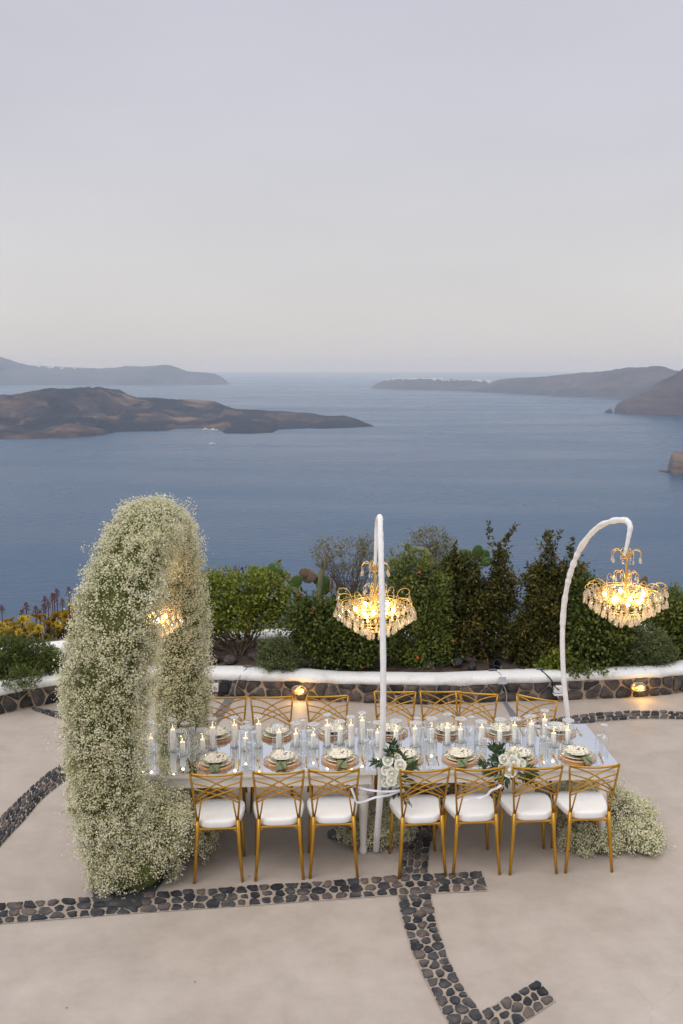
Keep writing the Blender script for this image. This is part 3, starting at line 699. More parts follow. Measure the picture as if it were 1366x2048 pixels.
# stone retaining wall with whitewashed coping
def stone_wall(name, label, poly, h, cw, ch, seed, overhang=0.03, z0=0.0, stones=True, size=0.17, face_out=0.0):
    root = empty(name, (0, 0, 0)); tag(root, label, 'wall')
    N = int(poly.total / 0.12); mb = MB(); vs2 = []
    for i in range(N + 1):
        d = poly.total * i / N; p, nrm = poly.at(d)
        for (o, z) in ((0.0, z0 - 0.05), (0.0, z0 + h + 0.02)): q = p + nrm * o; vs2.append((q.x, q.y, z))
    mb.add(vs2, [(2 * i, 2 * i + 2, 2 * i + 3, 2 * i + 1) for i in range(N)])
    mb.build('mortar_face', M['wall_mortar'], root, sm=True)
    prof = [(-overhang * 0.4, 0.0), (-overhang, 0.02), (-overhang, ch * 0.55), (-overhang * 0.4, ch * 0.85), (0.04, ch), (cw * 0.5, ch * 1.06), (cw - 0.03, ch * 0.97), (cw, ch * 0.75), (cw, -0.12)]
    mb = MB(); vs2 = []
    N = int(poly.total / 0.045)
    wob = np.array([[poly.total * i / N, 0, 0] for i in range(N + 1)])
    n1 = fbm(wob, 1.3, seed, 3); n2 = fbm(wob, 5.0, seed + 3, 3); n3 = fbm(wob, 2.0, seed + 7, 3)
    for i in range(N + 1):
        d = poly.total * i / N; p, nrm = poly.at(d)
        for k, (o, z) in enumerate(prof):
            oo = o + (0.022 * n1[i] + 0.006 * n2[i]) * (1 if k < 5 else 0.5); zz = z + (0.018 * n3[i]) * (k > 1) + (0.022 * n1[i] + 0.014 * n2[i]) * (k <= 1)
            q = p + nrm * oo; vs2.append((q.x, q.y, z0 + h + zz))
    K = len(prof)
    mb.add(vs2, [(i * K + k, (i + 1) * K + k, (i + 1) * K + k + 1, i * K + k + 1) for i in range(N) for k in range(K - 1)])
    mb.build('coping', M['whitewash'], root, sm=True)
    if stones:
        rs = np.random.default_rng(seed)
        def f(s, t, z):
            p, nrm = poly.at(s, 0.2); q = p - nrm * z; return (q.x, q.y, z0 + t)
        for c in voronoi_cells(poly.total, h + 0.01, size, seed, 1.75, 2, 1.1):
            mx = sum(q[0] for q in c) / len(c)
            V, fs = stone_mesh(c, 0.0125, rs, f, -0.01, 0.026, 0.12, 18, 1)
            me = bpy.data.meshes.new('stone'); me.from_pydata(V, [], [tuple(reversed(q)) for q in fs]); me.materials.append(M['wall_stone']); smooth(me); link('stone', me, root)
    return root
stone_wall('garden_wall', 'low dark stone wall with rounded white coping behind the table', front_wall, 0.225, 0.26, 0.10, 31, size=0.118)
stone_wall('back_garden_wall', 'low white wall glimpsed behind the garden shrubs', back_wall, 0.07, 0.34, 0.10, 37, z0=0.31, stones=False)

# planting bed between the walls
N = 140; V = []
for i in range(N + 1):
    t = i / N
    a, na = front_wall.at(front_wall.total * t); b, nb = back_wall.at(back_wall.total * t)
    a = a + na * 0.2; b = b + nb * 0.9
    for k in range(13):
        q = a.lerp(b, k / 12); V.append((q.x, q.y, 0.255 + 0.10 * min(1, k / 7)))
V = np.array(V); V[:, 2] += fbm(V, 2.2, 6, 4) * 0.04
idx = np.arange((N + 1) * 13).reshape(N + 1, 13)
Fc = np.stack([idx[:-1, :-1].ravel(), idx[1:, :-1].ravel(), idx[1:, 1:].ravel(), idx[:-1, 1:].ravel()], 1)
tag(link('garden_bed', mesh_np('garden_bed', V, Fc, M['soil'], sm=True)), 'dry brown soil of the planting bed', kind='structure')
# ------------------------------------------------------------------ plants
def leaf_mesh(name, P, A, Nn, Ls, Ws, mat, tint):
    # one folded leaf (two triangles... four vertices) per row: base, side, tip, side
    A = A / np.maximum(1e-9, np.linalg.norm(A, axis=1, keepdims=True))
    S = np.cross(A, Nn); S /= np.maximum(1e-9, np.linalg.norm(S, axis=1, keepdims=True)); U = np.cross(S, A)
    Ls = Ls[:, None]; Ws = Ws[:, None]
    v0 = P; v1 = P + A * Ls * 0.45 + S * Ws * 0.5 + U * Ws * 0.18; v2 = P + A * Ls; v3 = P + A * Ls * 0.45 - S * Ws * 0.5 + U * Ws * 0.18
    V = np.stack([v0, v1, v2, v3], 1).reshape(-1, 3)
    n = len(P); b = np.arange(n)[:, None] * 4
    Fc = np.concatenate([b + np.array([[0, 1, 2]]), b + np.array([[0, 2, 3]])], 0)
    return mesh_np(name, V, Fc, mat, np.concatenate([tint, tint]))
def randdir(n, up=0.0):
    v = RNG.normal(size=(n, 3)); v[:, 2] += up
    return v / np.linalg.norm(v, axis=1, keepdims=True)
def crown_points(blobs, n, clump=0.10, per=26, shell=0.5, rn=0.16):
    vol = np.array([b[3] * b[4] * b[5] for b in blobs]) ** 0.8; vol /= vol.sum()
    nc = max(1, n // per)
    which = RNG.choice(len(blobs), nc, p=vol); B = np.array(blobs)[which]
    d = randdir(nc); r = (shell + (1 - shell) * RNG.random(nc) ** 0.6)[:, None] * (1 + rn * RNG.normal(size=(nc, 1)))
    C = B[:, :3] + d * r * B[:, 3:6]
    k = RNG.integers(0, nc, n)
    P = C[k] + RNG.normal(size=(n, 3)) * clump * 0.5
    out = (P - B[k, :3]) / B[k, 3:6]
    ct = RNG.random(nc)[k]
    return P, out, ct
def blobs_px(lst, Y, thick=0.75):
    out = []
    for b in lst:
        x, y, rx, ry = b[:4]; yy = Y + (b[4] if len(b) > 4 else 0)
        p = AT(x, y, yy); s = MPP(yy, p.z); out.append((p.x, p.y, p.z, rx * s, rx * s * thick if rx < ry * 1.6 else ry * s * 1.1, ry * s / 0.97))
    return out
M['bark'] = mat_noise('shrub_bark', [(0.06, 0.045, 0.035), (0.17, 0.13, 0.10)], 20, 0.9, 0.5, 80)
M['dry_twig'] = mat_noise('dry_twig', [(0.12, 0.085, 0.062), (0.24, 0.175, 0.13)], 20, 0.9)
def branches(base, targets, r0, mat, parent, name='stem', wig=0.05, twigs=0, merged=True):
    mb = MB()
    for t in targets:
        b = Vector(base) + Vector((random.uniform(-1, 1), random.uniform(-1, 1), 0)) * r0 * 3
        t = Vector(t); n = 7; path = []
        for i in range(n):
            q = b.lerp(t, i / (n - 1)); bend = math.sin(math.pi * i / (n - 1))
            q += Vector((random.uniform(-1, 1), random.uniform(-1, 1), random.uniform(-0.5, 1))) * wig * bend
            path.append(q)
        mb.tube(path, [r0 * (1 - 0.75 * i / (n - 1)) for i in range(n)], 5)
        for _ in range(twigs):
            i = random.randint(2, n - 2); a = path[i]; d = Vector((random.uniform(-1, 1), random.uniform(-1, 1), random.uniform(-0.1, 1))).normalized() * random.uniform(0.12, 0.32)
            m = a + d * 0.5 + Vector((random.uniform(-1, 1), random.uniform(-1, 1), random.uniform(-1, 1))) * 0.03
            mb.tube([a, m, a + d], [r0 * 0.35, r0 * 0.25, r0 * 0.1], 4)
    return mb.build(name, mat, parent, sm=True)
def shrub(name, label, lst, Y, n, L, W, mat, base=None, stems=8, r0=0.012, cat='shrub', clump=0.10, per=26, up=0.25, droop=0.0, shell=0.5, flowers=0, fmat=None, thick=0.75, twigs=1, group=None, stem_mat=None, rn=0.16, spikes=0):
    bl = blobs_px(lst, Y, thick)
    gz = 0.27
    if base is None:
        bx = sum(b[0] for b in bl) / len(bl); by = sum(b[1] for b in bl) / len(bl); base = (bx, by, gz)
    root = empty(name, base); tag(root, label, cat, group)
    off = np.array(base)
    P, out, ct = crown_points(bl, n, clump, per, shell, rn)
    if spikes:                                    # upright leafy shoots that break the outline
        S = []
        for k in range(spikes):
            b = bl[int(RNG.integers(len(bl)))]; a0 = np.array([b[0] + RNG.normal() * b[3] * 0.5, b[1] + RNG.normal() * b[4] * 0.4, b[2] + b[5] * 0.75]); h = RNG.uniform(0.12, 0.3)
            t = RNG.random(46); S.append(a0 + np.stack([RNG.normal() * 0.25 * t * h, RNG.normal() * 0.2 * t * h, t * h], 1) + RNG.normal(size=(46, 3)) * 0.018 * (1.3 - t)[:, None])
        S = np.concatenate(S); P = np.vstack([P, S]); out = np.vstack([out, np.tile([[0, 0, 0.9]], (len(S), 1))]); ct = np.concatenate([ct, RNG.random(len(S))])
    keep = P[:, 2] > gz + 0.01; P, out, ct = P[keep], out[keep], ct[keep]; n = len(P)
    A = out * 0.6 + randdir(n) * 0.9; A[:, 2] += up - droop
    Nn = randdir(n, 0.9) + out * 0.4
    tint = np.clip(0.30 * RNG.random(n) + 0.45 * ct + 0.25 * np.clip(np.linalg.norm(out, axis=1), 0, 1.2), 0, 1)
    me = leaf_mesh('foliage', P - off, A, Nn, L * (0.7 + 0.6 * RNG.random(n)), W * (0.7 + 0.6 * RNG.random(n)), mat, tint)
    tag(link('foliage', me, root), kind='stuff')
    tg = [tuple(P[i] - off) for i in RNG.integers(0, n, stems)]
    branches((0, 0, -0.05), tg, r0, stem_mat or M['bark'], root, twigs=twigs)
    if flowers:
        mbf = MB()
        front = np.nonzero((np.linalg.norm(out, axis=1) > 0.85) & (out[:, 1] < 0.1))[0]
        for k in range(flowers):
            i = int(RNG.choice(front)); p = Vector(P[i] - off) + Vector((0, -0.03, 0.01))
            fm = MB()
            for q in range(5):
                a = 2 * math.pi * q / 5 + random.random(); d = Vector((math.cos(a), -0.5, math.sin(a))) * 0.019
                s = Vector((-math.sin(a), 0, math.cos(a))) * 0.010
                fm.add([p, p + d * 0.6 + s, p + d * 1.1, p + d * 0.6 - s], [(0, 1, 2, 3)])
            fm.build('flower', fmat, root)
    return root
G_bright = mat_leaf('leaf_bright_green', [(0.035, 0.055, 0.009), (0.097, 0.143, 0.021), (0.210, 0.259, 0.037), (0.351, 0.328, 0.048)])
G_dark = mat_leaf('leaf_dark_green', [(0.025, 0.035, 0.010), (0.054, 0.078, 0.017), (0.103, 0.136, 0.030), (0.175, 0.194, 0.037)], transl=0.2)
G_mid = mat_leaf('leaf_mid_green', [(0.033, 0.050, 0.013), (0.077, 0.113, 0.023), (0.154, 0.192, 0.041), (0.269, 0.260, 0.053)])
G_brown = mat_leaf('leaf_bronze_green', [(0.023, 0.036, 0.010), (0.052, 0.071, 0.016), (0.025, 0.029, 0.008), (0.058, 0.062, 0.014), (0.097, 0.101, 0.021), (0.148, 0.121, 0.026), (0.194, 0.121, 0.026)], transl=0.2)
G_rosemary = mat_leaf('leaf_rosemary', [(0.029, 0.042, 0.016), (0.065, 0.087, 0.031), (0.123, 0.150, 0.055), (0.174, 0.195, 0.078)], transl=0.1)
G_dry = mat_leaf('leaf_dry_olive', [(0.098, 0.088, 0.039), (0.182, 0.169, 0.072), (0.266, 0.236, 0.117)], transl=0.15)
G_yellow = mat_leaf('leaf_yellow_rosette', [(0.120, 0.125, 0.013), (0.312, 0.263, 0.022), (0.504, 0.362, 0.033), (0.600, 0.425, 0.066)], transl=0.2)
M['red_flower'] = mat_plain('red_petal', (0.40, 0.02, 0.015), 0.5)
M['orange_flower'] = mat_plain('orange_petal', (0.60, 0.10, 0.02), 0.5)

# left: dark sprawling shrub over the wall, yellow rosette plant behind it
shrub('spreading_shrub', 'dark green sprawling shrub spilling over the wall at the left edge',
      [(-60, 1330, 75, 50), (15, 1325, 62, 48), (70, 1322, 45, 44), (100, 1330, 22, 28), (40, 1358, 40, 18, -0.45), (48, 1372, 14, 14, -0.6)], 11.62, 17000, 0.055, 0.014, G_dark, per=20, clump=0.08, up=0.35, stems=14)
root = empty('rosette_plant', AT(60, 1290, 13.3)); tag(root, 'succulent with yellow green rosettes and brown seed heads at left edge', 'succulent')
off = Vector(root.location)
def rosette_mesh(name, R, mat):
    P, A, Nn, Ls, Ws, T = [], [], [], [], [], []
    for ring, (k, tilt, ll) in enumerate(((9, 0.25, 1.0), (8, 0.6, 0.85), (6, 1.1, 0.6), (4, 2.0, 0.4))):
        for i in range(k):
            a = 2 * math.pi * (i + 0.5 * ring) / k
            d = np.array([math.cos(a), math.sin(a), tilt]); d /= np.linalg.norm(d)
            P.append(d * 0.05 * R); A.append(d); Nn.append([-d[0] * tilt, -d[1] * tilt, 1]); Ls.append(R * ll); Ws.append(R * 0.5 * ll); T.append(max(0, min(1, 0.95 - 0.25 * ring + random.uniform(-0.1, 0.1))))
    return leaf_mesh(name, np.array(P), np.array(A), np.array(Nn), np.array(Ls), np.array(Ws), mat, np.array(T))
ros_me = [rosette_mesh('rosette', 0.075, G_yellow) for _ in range(3)]
stem_t = []
for k in range(190):
    x = random.uniform(-60, 215); top = lerp_pts([(-60, 1245), (0, 1243), (60, 1235), (120, 1222), (160, 1195), (215, 1185)], x)
    y = random.uniform(top, 1282 if x < 110 else 1275); Yd = 13.3 + random.uniform(-0.45, 0.5) + (y - 1260) * -0.004
    p = AT(x, y, Yd) - off
    o = link('rosette', random.choice(ros_me), root, p); s = random.uniform(0.75, 1.25)
    o.scale = (s, s, s); o.rotation_euler = (random.uniform(0.1, 1.0), random.uniform(-0.5, 0.5), random.uniform(0, 6))
    if k % 2 == 0: stem_t.append(tuple(p))
mbs = MB()
for p in stem_t:
    p = Vector(p); b = Vector((p.x * 0.9 + random.uniform(-.1, .1), p.y + random.uniform(-.05, .1), min(p.z - 0.1, -0.1)))
    mbs.tube([b, b.lerp(p, 0.55) + Vector((random.uniform(-.04, .04), 0, 0)), p], [0.012, 0.009, 0.007], 5)
mbs.build('stem', M['bark'], root, sm=True)
M['seedhead'] = mat_noise('brown_seed_head', [(0.09, 0.03, 0.016), (0.20, 0.075, 0.04)], 60, 0.9)
P = []; 
def seed_head(p):
    m2 = MB(); n = 160
    pts = [];
    for _ in range(n):
        u = random.random() ** 0.6; a = random.uniform(0, 6.283); r = 0.055 * math.sqrt(random.random()) * (1 - 0.75 * u ** 1.5)
        c = Vector((math.cos(a) * r, math.sin(a) * r, u * 0.12)); e = 0.009
        q = [c + Vector((random.uniform(-e, e), random.uniform(-e, e), random.uniform(-e, e))) for _ in range(3)]
        m2.add(q + [c], [(0, 1, 2), (0, 1, 3), (1, 2, 3)])
    m2.tube([(0, 0, 0.08), (0, 0, -0.15), (0.01, 0.0, -0.32)], [0.005, 0.006, 0.007], 5)
    return m2
sh_me = [seed_head(None).mesh('seed_head', M['seedhead']) for _ in range(3)]
for (x, y) in ((4, 1228), (44, 1236), (53, 1226), (72, 1232), (90, 1210), (97, 1220), (105, 1204), (109, 1208), (114, 1196), (138, 1192), (80, 1240), (-25, 1230), (125, 1215), (88, 1228)):
    o = link('seed_head', random.choice(sh_me), root, AT(x, y, 13.4 + random.uniform(-.2, .2)) - off); s = random.uniform(1.0, 1.3); o.scale = (s, s, s)

# green shrub beside the arch
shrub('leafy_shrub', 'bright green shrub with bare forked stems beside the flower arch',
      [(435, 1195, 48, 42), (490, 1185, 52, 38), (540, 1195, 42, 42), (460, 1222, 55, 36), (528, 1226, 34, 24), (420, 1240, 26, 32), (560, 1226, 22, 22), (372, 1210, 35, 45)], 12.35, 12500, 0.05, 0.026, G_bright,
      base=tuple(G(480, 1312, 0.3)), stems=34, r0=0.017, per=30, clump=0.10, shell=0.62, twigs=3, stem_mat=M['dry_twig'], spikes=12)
shrub('red_tipped_plant', 'dark red tufted plant behind the bright green shrub',
      [(415, 1160, 20, 10), (480, 1152, 26, 8), (440, 1165, 25, 8), (400, 1170, 14, 12)], 13.4, 900, 0.06, 0.022, mat_leaf('leaf_dark_red', [(0.05, 0.012, 0.010), (0.10, 0.025, 0.02), (0.35, 0.26, 0.02)]), stems=5)
shrub('rosemary_bush', 'small drooping rosemary bush on the wall below the cactus',
      [(560, 1305, 38, 28), (545, 1315, 28, 22), (575, 1318, 26, 22), (558, 1330, 34, 10, -0.2)], 11.88, 8000, 0.05, 0.009, G_rosemary, per=16, clump=0.05, up=0.1, droop=0.25, stems=8, r0=0.008, shell=0.7)
shrub('hibiscus_bush', 'wide dark green bush with small red flowers left of the central pole',
      [(640, 1245, 55, 42), (700, 1235, 55, 45), (600, 1240, 30, 34), (745, 1255, 40, 42), (660, 1290, 60, 32), (720, 1300, 55, 30), (620, 1275, 34, 30), (690, 1325, 60, 12)], 12.0, 22000, 0.047, 0.028, G_dark, stems=18, r0=0.014, flowers=7, fmat=M['red_flower'], per=22, spikes=10)
shrub('orange_flowered_shrub', 'bright green tall shrub with orange flowers right of the central pole',
      [(825, 1150, 42, 45), (800, 1185, 35, 45), (850, 1195, 42, 48), (815, 1235, 50, 42), (860, 1265, 40, 45), (845, 1305, 45, 30), (890, 1300, 22, 28), (790, 1290, 30, 32), (880, 1180, 22, 30)], 12.1, 17000, 0.05, 0.022, G_mid, stems=20, r0=0.016, flowers=8, fmat=M['orange_flower'], per=22, spikes=18)
shrub('bronze_shrub', 'tall bronze green shrub with a narrow upright top',
      [(925, 1150, 40, 34), (905, 1135, 26, 26), (1000, 1108, 17, 20), (1006, 1130, 15, 18), (1003, 1160, 22, 26), (985, 1145, 12, 10), (948, 1195, 48, 34), (935, 1225, 52, 48), (1000, 1210, 30, 50), (960, 1270, 60, 40), (1010, 1190, 20, 40), (905, 1260, 28, 40)], 12.3, 17000, 0.058, 0.026, G_brown, stems=24, r0=0.016, per=34, clump=0.085, droop=0.35, up=0.4, shell=0.4, twigs=3, rn=0.15, spikes=16)
shrub('bronze_shrub', 'bronze green shrub with a pointed top beside the right pole',
      [(1094, 1118, 15, 17), (1092, 1096, 7, 13), (1080, 1150, 24, 20), (1104, 1140, 14, 16), (1052, 1172, 14, 14), (1140, 1150, 14, 16), (1070, 1188, 16, 22), (1120, 1170, 30, 30), (1098, 1215, 46, 40), (1058, 1245, 26, 34), (1120, 1240, 45, 45), (1030, 1290, 30, 32), (1075, 1300, 48, 32), (1145, 1135, 18, 20)], 12.15, 17500, 0.055, 0.024, G_brown, stems=24, r0=0.016, per=34, clump=0.085, droop=0.35, up=0.4, shell=0.4, twigs=3, rn=0.15, spikes=16)
shrub('ivy_geranium', 'trailing green plant with small red flowers under the right chandelier',
      [(1175, 1200, 34, 48), (1165, 1255, 42, 45), (1200, 1270, 50, 45), (1150, 1315, 50, 25), (1195, 1318, 48, 22), (1150, 1340, 26, 10, -0.3), (1100, 1330, 22, 14), (1190, 1345, 22, 8, -0.3), (1230, 1235, 30, 30)], 12.0, 19000, 0.05, 0.036, G_dark, stems=16, flowers=6, fmat=M['red_flower'], per=20)
shrub('rosemary_bush', 'rounded rosemary mound on the wall at the right',
      [(1290, 1300, 50, 42), (1260, 1290, 35, 36), (1315, 1312, 32, 28), (1270, 1325, 45, 20), (1245, 1265, 26, 22)], 12.1, 15000, 0.055, 0.009, G_rosemary, per=16, clump=0.06, up=0.3, stems=14, r0=0.009, shell=0.7)
shrub('green_shrub', 'fresh green shrub at the right edge beyond the rosemary mound',
      [(1355, 1215, 40, 38), (1340, 1260, 26, 36), (1385, 1250, 50, 60), (1365, 1300, 34, 26), (1310, 1240, 22, 30), (1420, 1240, 40, 60)], 12.45, 13000, 0.055, 0.028, G_mid, stems=12, flowers=2, fmat=M['red_flower'])
shrub('low_weed', 'small bright green weed on the wall by the right pole',
      [(1108, 1328, 18, 12), (1125, 1318, 12, 12), (1092, 1335, 10, 8)], 11.85, 1100, 0.05, 0.034, G_bright, stems=5, r0=0.006)
# dry bushes with bare twigs
def dry_bush(label, lst, Y, n, base_px, twn=46):
    r = shrub('dry_bush', label, lst, Y, n, 0.042, 0.013, G_dry, base=tuple(AT(*base_px, Y)), stems=twn, r0=0.007, per=10, clump=0.06, twigs=4, stem_mat=M['dry_twig'], shell=0.6)
dry_bush('grey brown dry bush with bare twigs left of the central pole', [(690, 1110, 62, 34), (650, 1105, 30, 26), (735, 1100, 40, 30), (700, 1150, 60, 26)], 13.7, 2600, (700, 1215))
dry_bush('pale dry bush with thin foliage right of the central pole', [(865, 1080, 36, 22), (845, 1070, 22, 14), (890, 1095, 26, 18), (870, 1110, 40, 20)], 13.9, 1900, (870, 1180), 36)
# agave-like low greenery and filler behind the shrubs
shrub('back_hedge', 'dense dark undergrowth behind the garden shrubs',
      [(640, 1238, 30, 20), (780, 1250, 60, 30), (880, 1245, 60, 40), (960, 1260, 60, 30), (1070, 1262, 70, 28), (1180, 1250, 60, 30), (1290, 1255, 70, 30), (300, 1280, 80, 24), (170, 1262, 60, 22)], 13.6, 15000, 0.07, 0.034, G_dark, stems=10)

# prickly pears
def cactus_mat():
    m, n, l, b = newmat('cactus_skin')
    tc = n.new('ShaderNodeTexCoord'); vo = n.new('ShaderNodeTexVoronoi'); vo.inputs['Scale'].default_value = 9; l.new(tc.outputs['Object'], vo.inputs['Vector'])
    oi = n.new('ShaderNodeObjectInfo')
    rp = n.new('ShaderNodeValToRGB'); e = rp.color_ramp.elements; e[0].position = 0.04; e[0].color = (0.22, 0.24, 0.12, 1); e[1].position = 0.14; e[1].color = (0.055, 0.115, 0.03, 1)
    l.new(vo.outputs['Distance'], rp.inputs[0])
    mx = n.new('ShaderNodeMix'); mx.data_type = 'RGBA'; mx.blend_type = 'MIX'; mr = n.new('ShaderNodeMath'); mr.operation = 'MULTIPLY'; mr.inputs[1].default_value = 0.5
    l.new(oi.outputs['Random'], mr.inputs[0]); l.new(mr.outputs[0], mx.inputs[0]); l.new(rp.outputs[0], mx.inputs[6]); mx.inputs[7].default_value = (0.14, 0.20, 0.06, 1)
    l.new(mx.outputs[2], b.inputs['Base Color']); setp(b, rough=0.55, spec=0.3); return m
M['cactus'] = cactus_mat()
M['cactus_dead'] = mat_noise('dead_cactus', [(0.10, 0.06, 0.04), (0.22, 0.15, 0.10), (0.34, 0.27, 0.19)], 14, 0.9, 0.6, 50)
M['cactus_wood'] = mat_noise('cactus_trunk', [(0.10, 0.13, 0.06), (0.19, 0.20, 0.10), (0.24, 0.20, 0.13)], 8, 0.8, 0.5, 40)
bm = bmesh.new(); bmesh.ops.create_uvsphere(bm, u_segments=20, v_segments=12, radius=0.5)
for v in bm.verts:
    k = 1.0 - 0.28 * max(0, -v.co.z * 2) ** 1.5
    v.co.x *= 0.80 * k; v.co.y *= 0.17; v.co.z += 0.5
pad_me = bpy.data.meshes.new('pad'); bm.to_mesh(pad_me); bm.free(); smooth(pad_me); pad_me.materials.append(M['cactus'])
dead_me = pad_me.copy(); dead_me.materials.clear(); dead_me.materials.append(M['cactus_dead'])
def cactus(label, Y, base, pads, trunks):
    b = AT(*base, Y); root = empty('prickly_pear', b); tag(root, label, 'cactus')
    s = MPP(Y, 1.2)
    for (x, y, h, ang, tw, dead) in pads:          # foot of the pad, its length in the photograph, lean and turn
        o = link('pad', dead_me if dead else pad_me, root, AT(x, y, Y + random.uniform(-.08, .08)) - b)
        k = h * s; o.scale = (k, k * 1.1, k); o.rotation_euler = (random.uniform(-.2, .2), rad(ang), rad(tw))
    for tr in trunks:
        m2 = MB(); pts = [AT(x, y, Y) - b for (x, y, r) in tr]; m2.tube(pts, [r * s for (_, _, r) in tr], 9); m2.build('trunk', M['cactus_wood'], root, sm=True)
cactus('prickly pear with broad green pads above the bright green shrub', 13.2, (590, 1290),
       [(535, 1168, 38, -14, 10, 0), (522, 1160, 34, -35, 40, 0), (540, 1150, 26, 18, -20, 0), (552, 1160, 28, 10, 20, 0), (586, 1178, 32, 20, 15, 0), (571, 1208, 26, 5, 30, 0), (575, 1188, 18, 35, 0, 0)],
       [[(608, 1235, 10), (598, 1205, 9), (590, 1180, 7), (582, 1165, 6)], [(612, 1262, 11), (608, 1235, 10)], [(545, 1172, 5), (562, 1158, 7), (578, 1150, 6)], [(570, 1152, 5), (578, 1158, 6), (580, 1166, 4)], [(560, 1152, 3), (575, 1146, 4), (580, 1150, 3)]])
cactus('half dead prickly pear with brown shrivelled pads near the central pole', 13.35, (648, 1290),
       [(634, 1156, 36, -80, 0, 1), (622, 1150, 26, -70, 20, 1), (662, 1190, 34, 8, 80, 1), (648, 1192, 42, 2, 25, 0), (640, 1170, 22, -30, 10, 0), (646, 1140, 28, 10, 60, 1), (655, 1210, 18, 40, 0, 0)],
       [[(640, 1215, 8), (636, 1195, 6), (640, 1175, 6), (642, 1150, 6), (647, 1130, 5), (648, 1115, 3)], [(668, 1240, 10), (655, 1215, 8), (645, 1195, 9)]])
cactus('prickly pear pads showing above the bronze shrub', 13.4, (955, 1280),
       [(953, 1120, 32, 2, 20, 0), (958, 1124, 30, 35, -10, 0), (945, 1122, 26, -30, 40, 0), (962, 1130, 24, 60, 0, 0), (935, 1125, 30, -25, 10, 0)],
       [[(952, 1230, 8), (952, 1170, 8), (953, 1125, 6)]])
cactus('prickly pear with drooping grey pads above the orange flowered shrub', 13.45, (850, 1290),
       [(815, 1103, 17, 0, 0, 0), (828, 1110, 14, 10, 70, 0), (862, 1140, 42, -28, 60, 1), (890, 1150, 34, 30, 20, 1), (905, 1185, 40, -10, 10, 0), (925, 1190, 34, 15, 10, 0)],
       [[(880, 1200, 8), (868, 1140, 7), (850, 1100, 6), (830, 1098, 5), (818, 1104, 4)]])
cactus('prickly pear partly hidden behind the right chandelier', 13.3, (1190, 1290),
       [(1150, 1175, 28, -10, 10, 0), (1165, 1165, 30, 15, 30, 0), (1155, 1220, 30, -20, 0, 0), (1285, 1175, 24, 10, 20, 1), (1180, 1180, 26, 40, 30, 0)],
       [[(1170, 1250, 9), (1162, 1210, 8), (1158, 1170, 6)]])

# rocks in the bed
M['bed_rock'] = mat_noise('bed_rock', [(0.035, 0.033, 0.035), (0.09, 0.08, 0.078), (0.17, 0.14, 0.125)], 5, 0.9, 0.8, 30, rand=0.15)
M['pale_rock'] = mat_noise('pale_rock', [(0.16, 0.14, 0.12), (0.32, 0.28, 0.24)], 6, 0.9, 0.8, 30)
def rock_mesh(seed):
    bm = bmesh.new(); bmesh.ops.create_icosphere(bm, subdivisions=3, radius=0.5)
    P = np.array([v.co[:] for v in bm.verts]); d = fbm(P, 1.6, seed, 3) * 0.45 + np.abs(fbm(P, 3.0, seed + 5, 3)) * -0.2
    for v, k in zip(bm.verts, d): v.co *= 1 + k
    me = bpy.data.meshes.new('garden_rock'); bm.to_mesh(me); bm.free(); smooth(me); return me
rk = []
for s in range(4):
    me = rock_mesh(s * 3 + 1); me.materials.append(M['bed_rock']); rk.append(me)
pale = rock_mesh(40); pale.materials.append(M['pale_rock'])
for k, (x, y, w, me, lb) in enumerate(((398, 1312, 34, 0, 'dark rock at the edge of the flower arch'), (428, 1322, 30, 1, 'brownish rock, second from the arch on the bed'), (458, 1325, 30, 2, 'dark rock below the bright green shrub stems'),
        (508, 1318, 30, 3, 'dark rock touching the small rosemary bush'), (440, 1302, 26, 2, 'dark rock tucked behind the others near the arch'), (858, 1333, 28, 0, 'grey rock beneath the orange flowered shrub'), (942, 1322, 34, 9, 'pale rough rock under the bronze shrub'),
        (916, 1330, 26, 1, 'brown flat rock left of the pale rough rock'), (946, 1338, 24, 2, 'dark rock in front of the pale rough rock'), (1344, 1318, 26, 9, 'pale rock right of the rosemary mound'), (1085, 1308, 22, 1, 'brown rock behind the small weed'))):
    p = G(x, y, 0.33); s = w * MPP(p.y)
    o = link('garden_rock', pale if me == 9 else rk[me], None, p + Vector((0, 0.1, 0.0))); o.scale = (s, s * 0.8, s * 0.72); o.rotation_euler = (random.uniform(-.3, .3), random.uniform(-.3, .3), random.uniform(0, 6))
    tag(o, lb, 'rock', 'rocks in the planting bed')
# black pot and drip hose left among the rocks
r = empty('plant_pot', G(985, 1332, 0.33)); tag(r, 'black plastic pot lying among rocks under bronze shrub', 'pot')
m2 = MB(); m2.lathe([(0.075, 0), (0.09, 0.10), (0.10, 0.16), (0.108, 0.16), (0.108, 0.18), (0.098, 0.18), (0.07, 0.01)], 18, capbot=True); o = m2.build('body', M['plastic_black'], r, sm=True); o.rotation_euler = (1.2, 0, 0.5); o.scale = (0.7, 0.7, 0.7)
m2 = MB(); m2.tube([G(800, 1338, 0.35), G(880, 1334, 0.37), G(920, 1318, 0.42), G(960, 1322, 0.40), G(1000, 1334, 0.36), G(1050, 1338, 0.35)], 0.005, 6)
tag(m2.build('drip_hose', M['plastic_black'], sm=True), 'thin black irrigation hose on the bed behind the wall', 'hose')

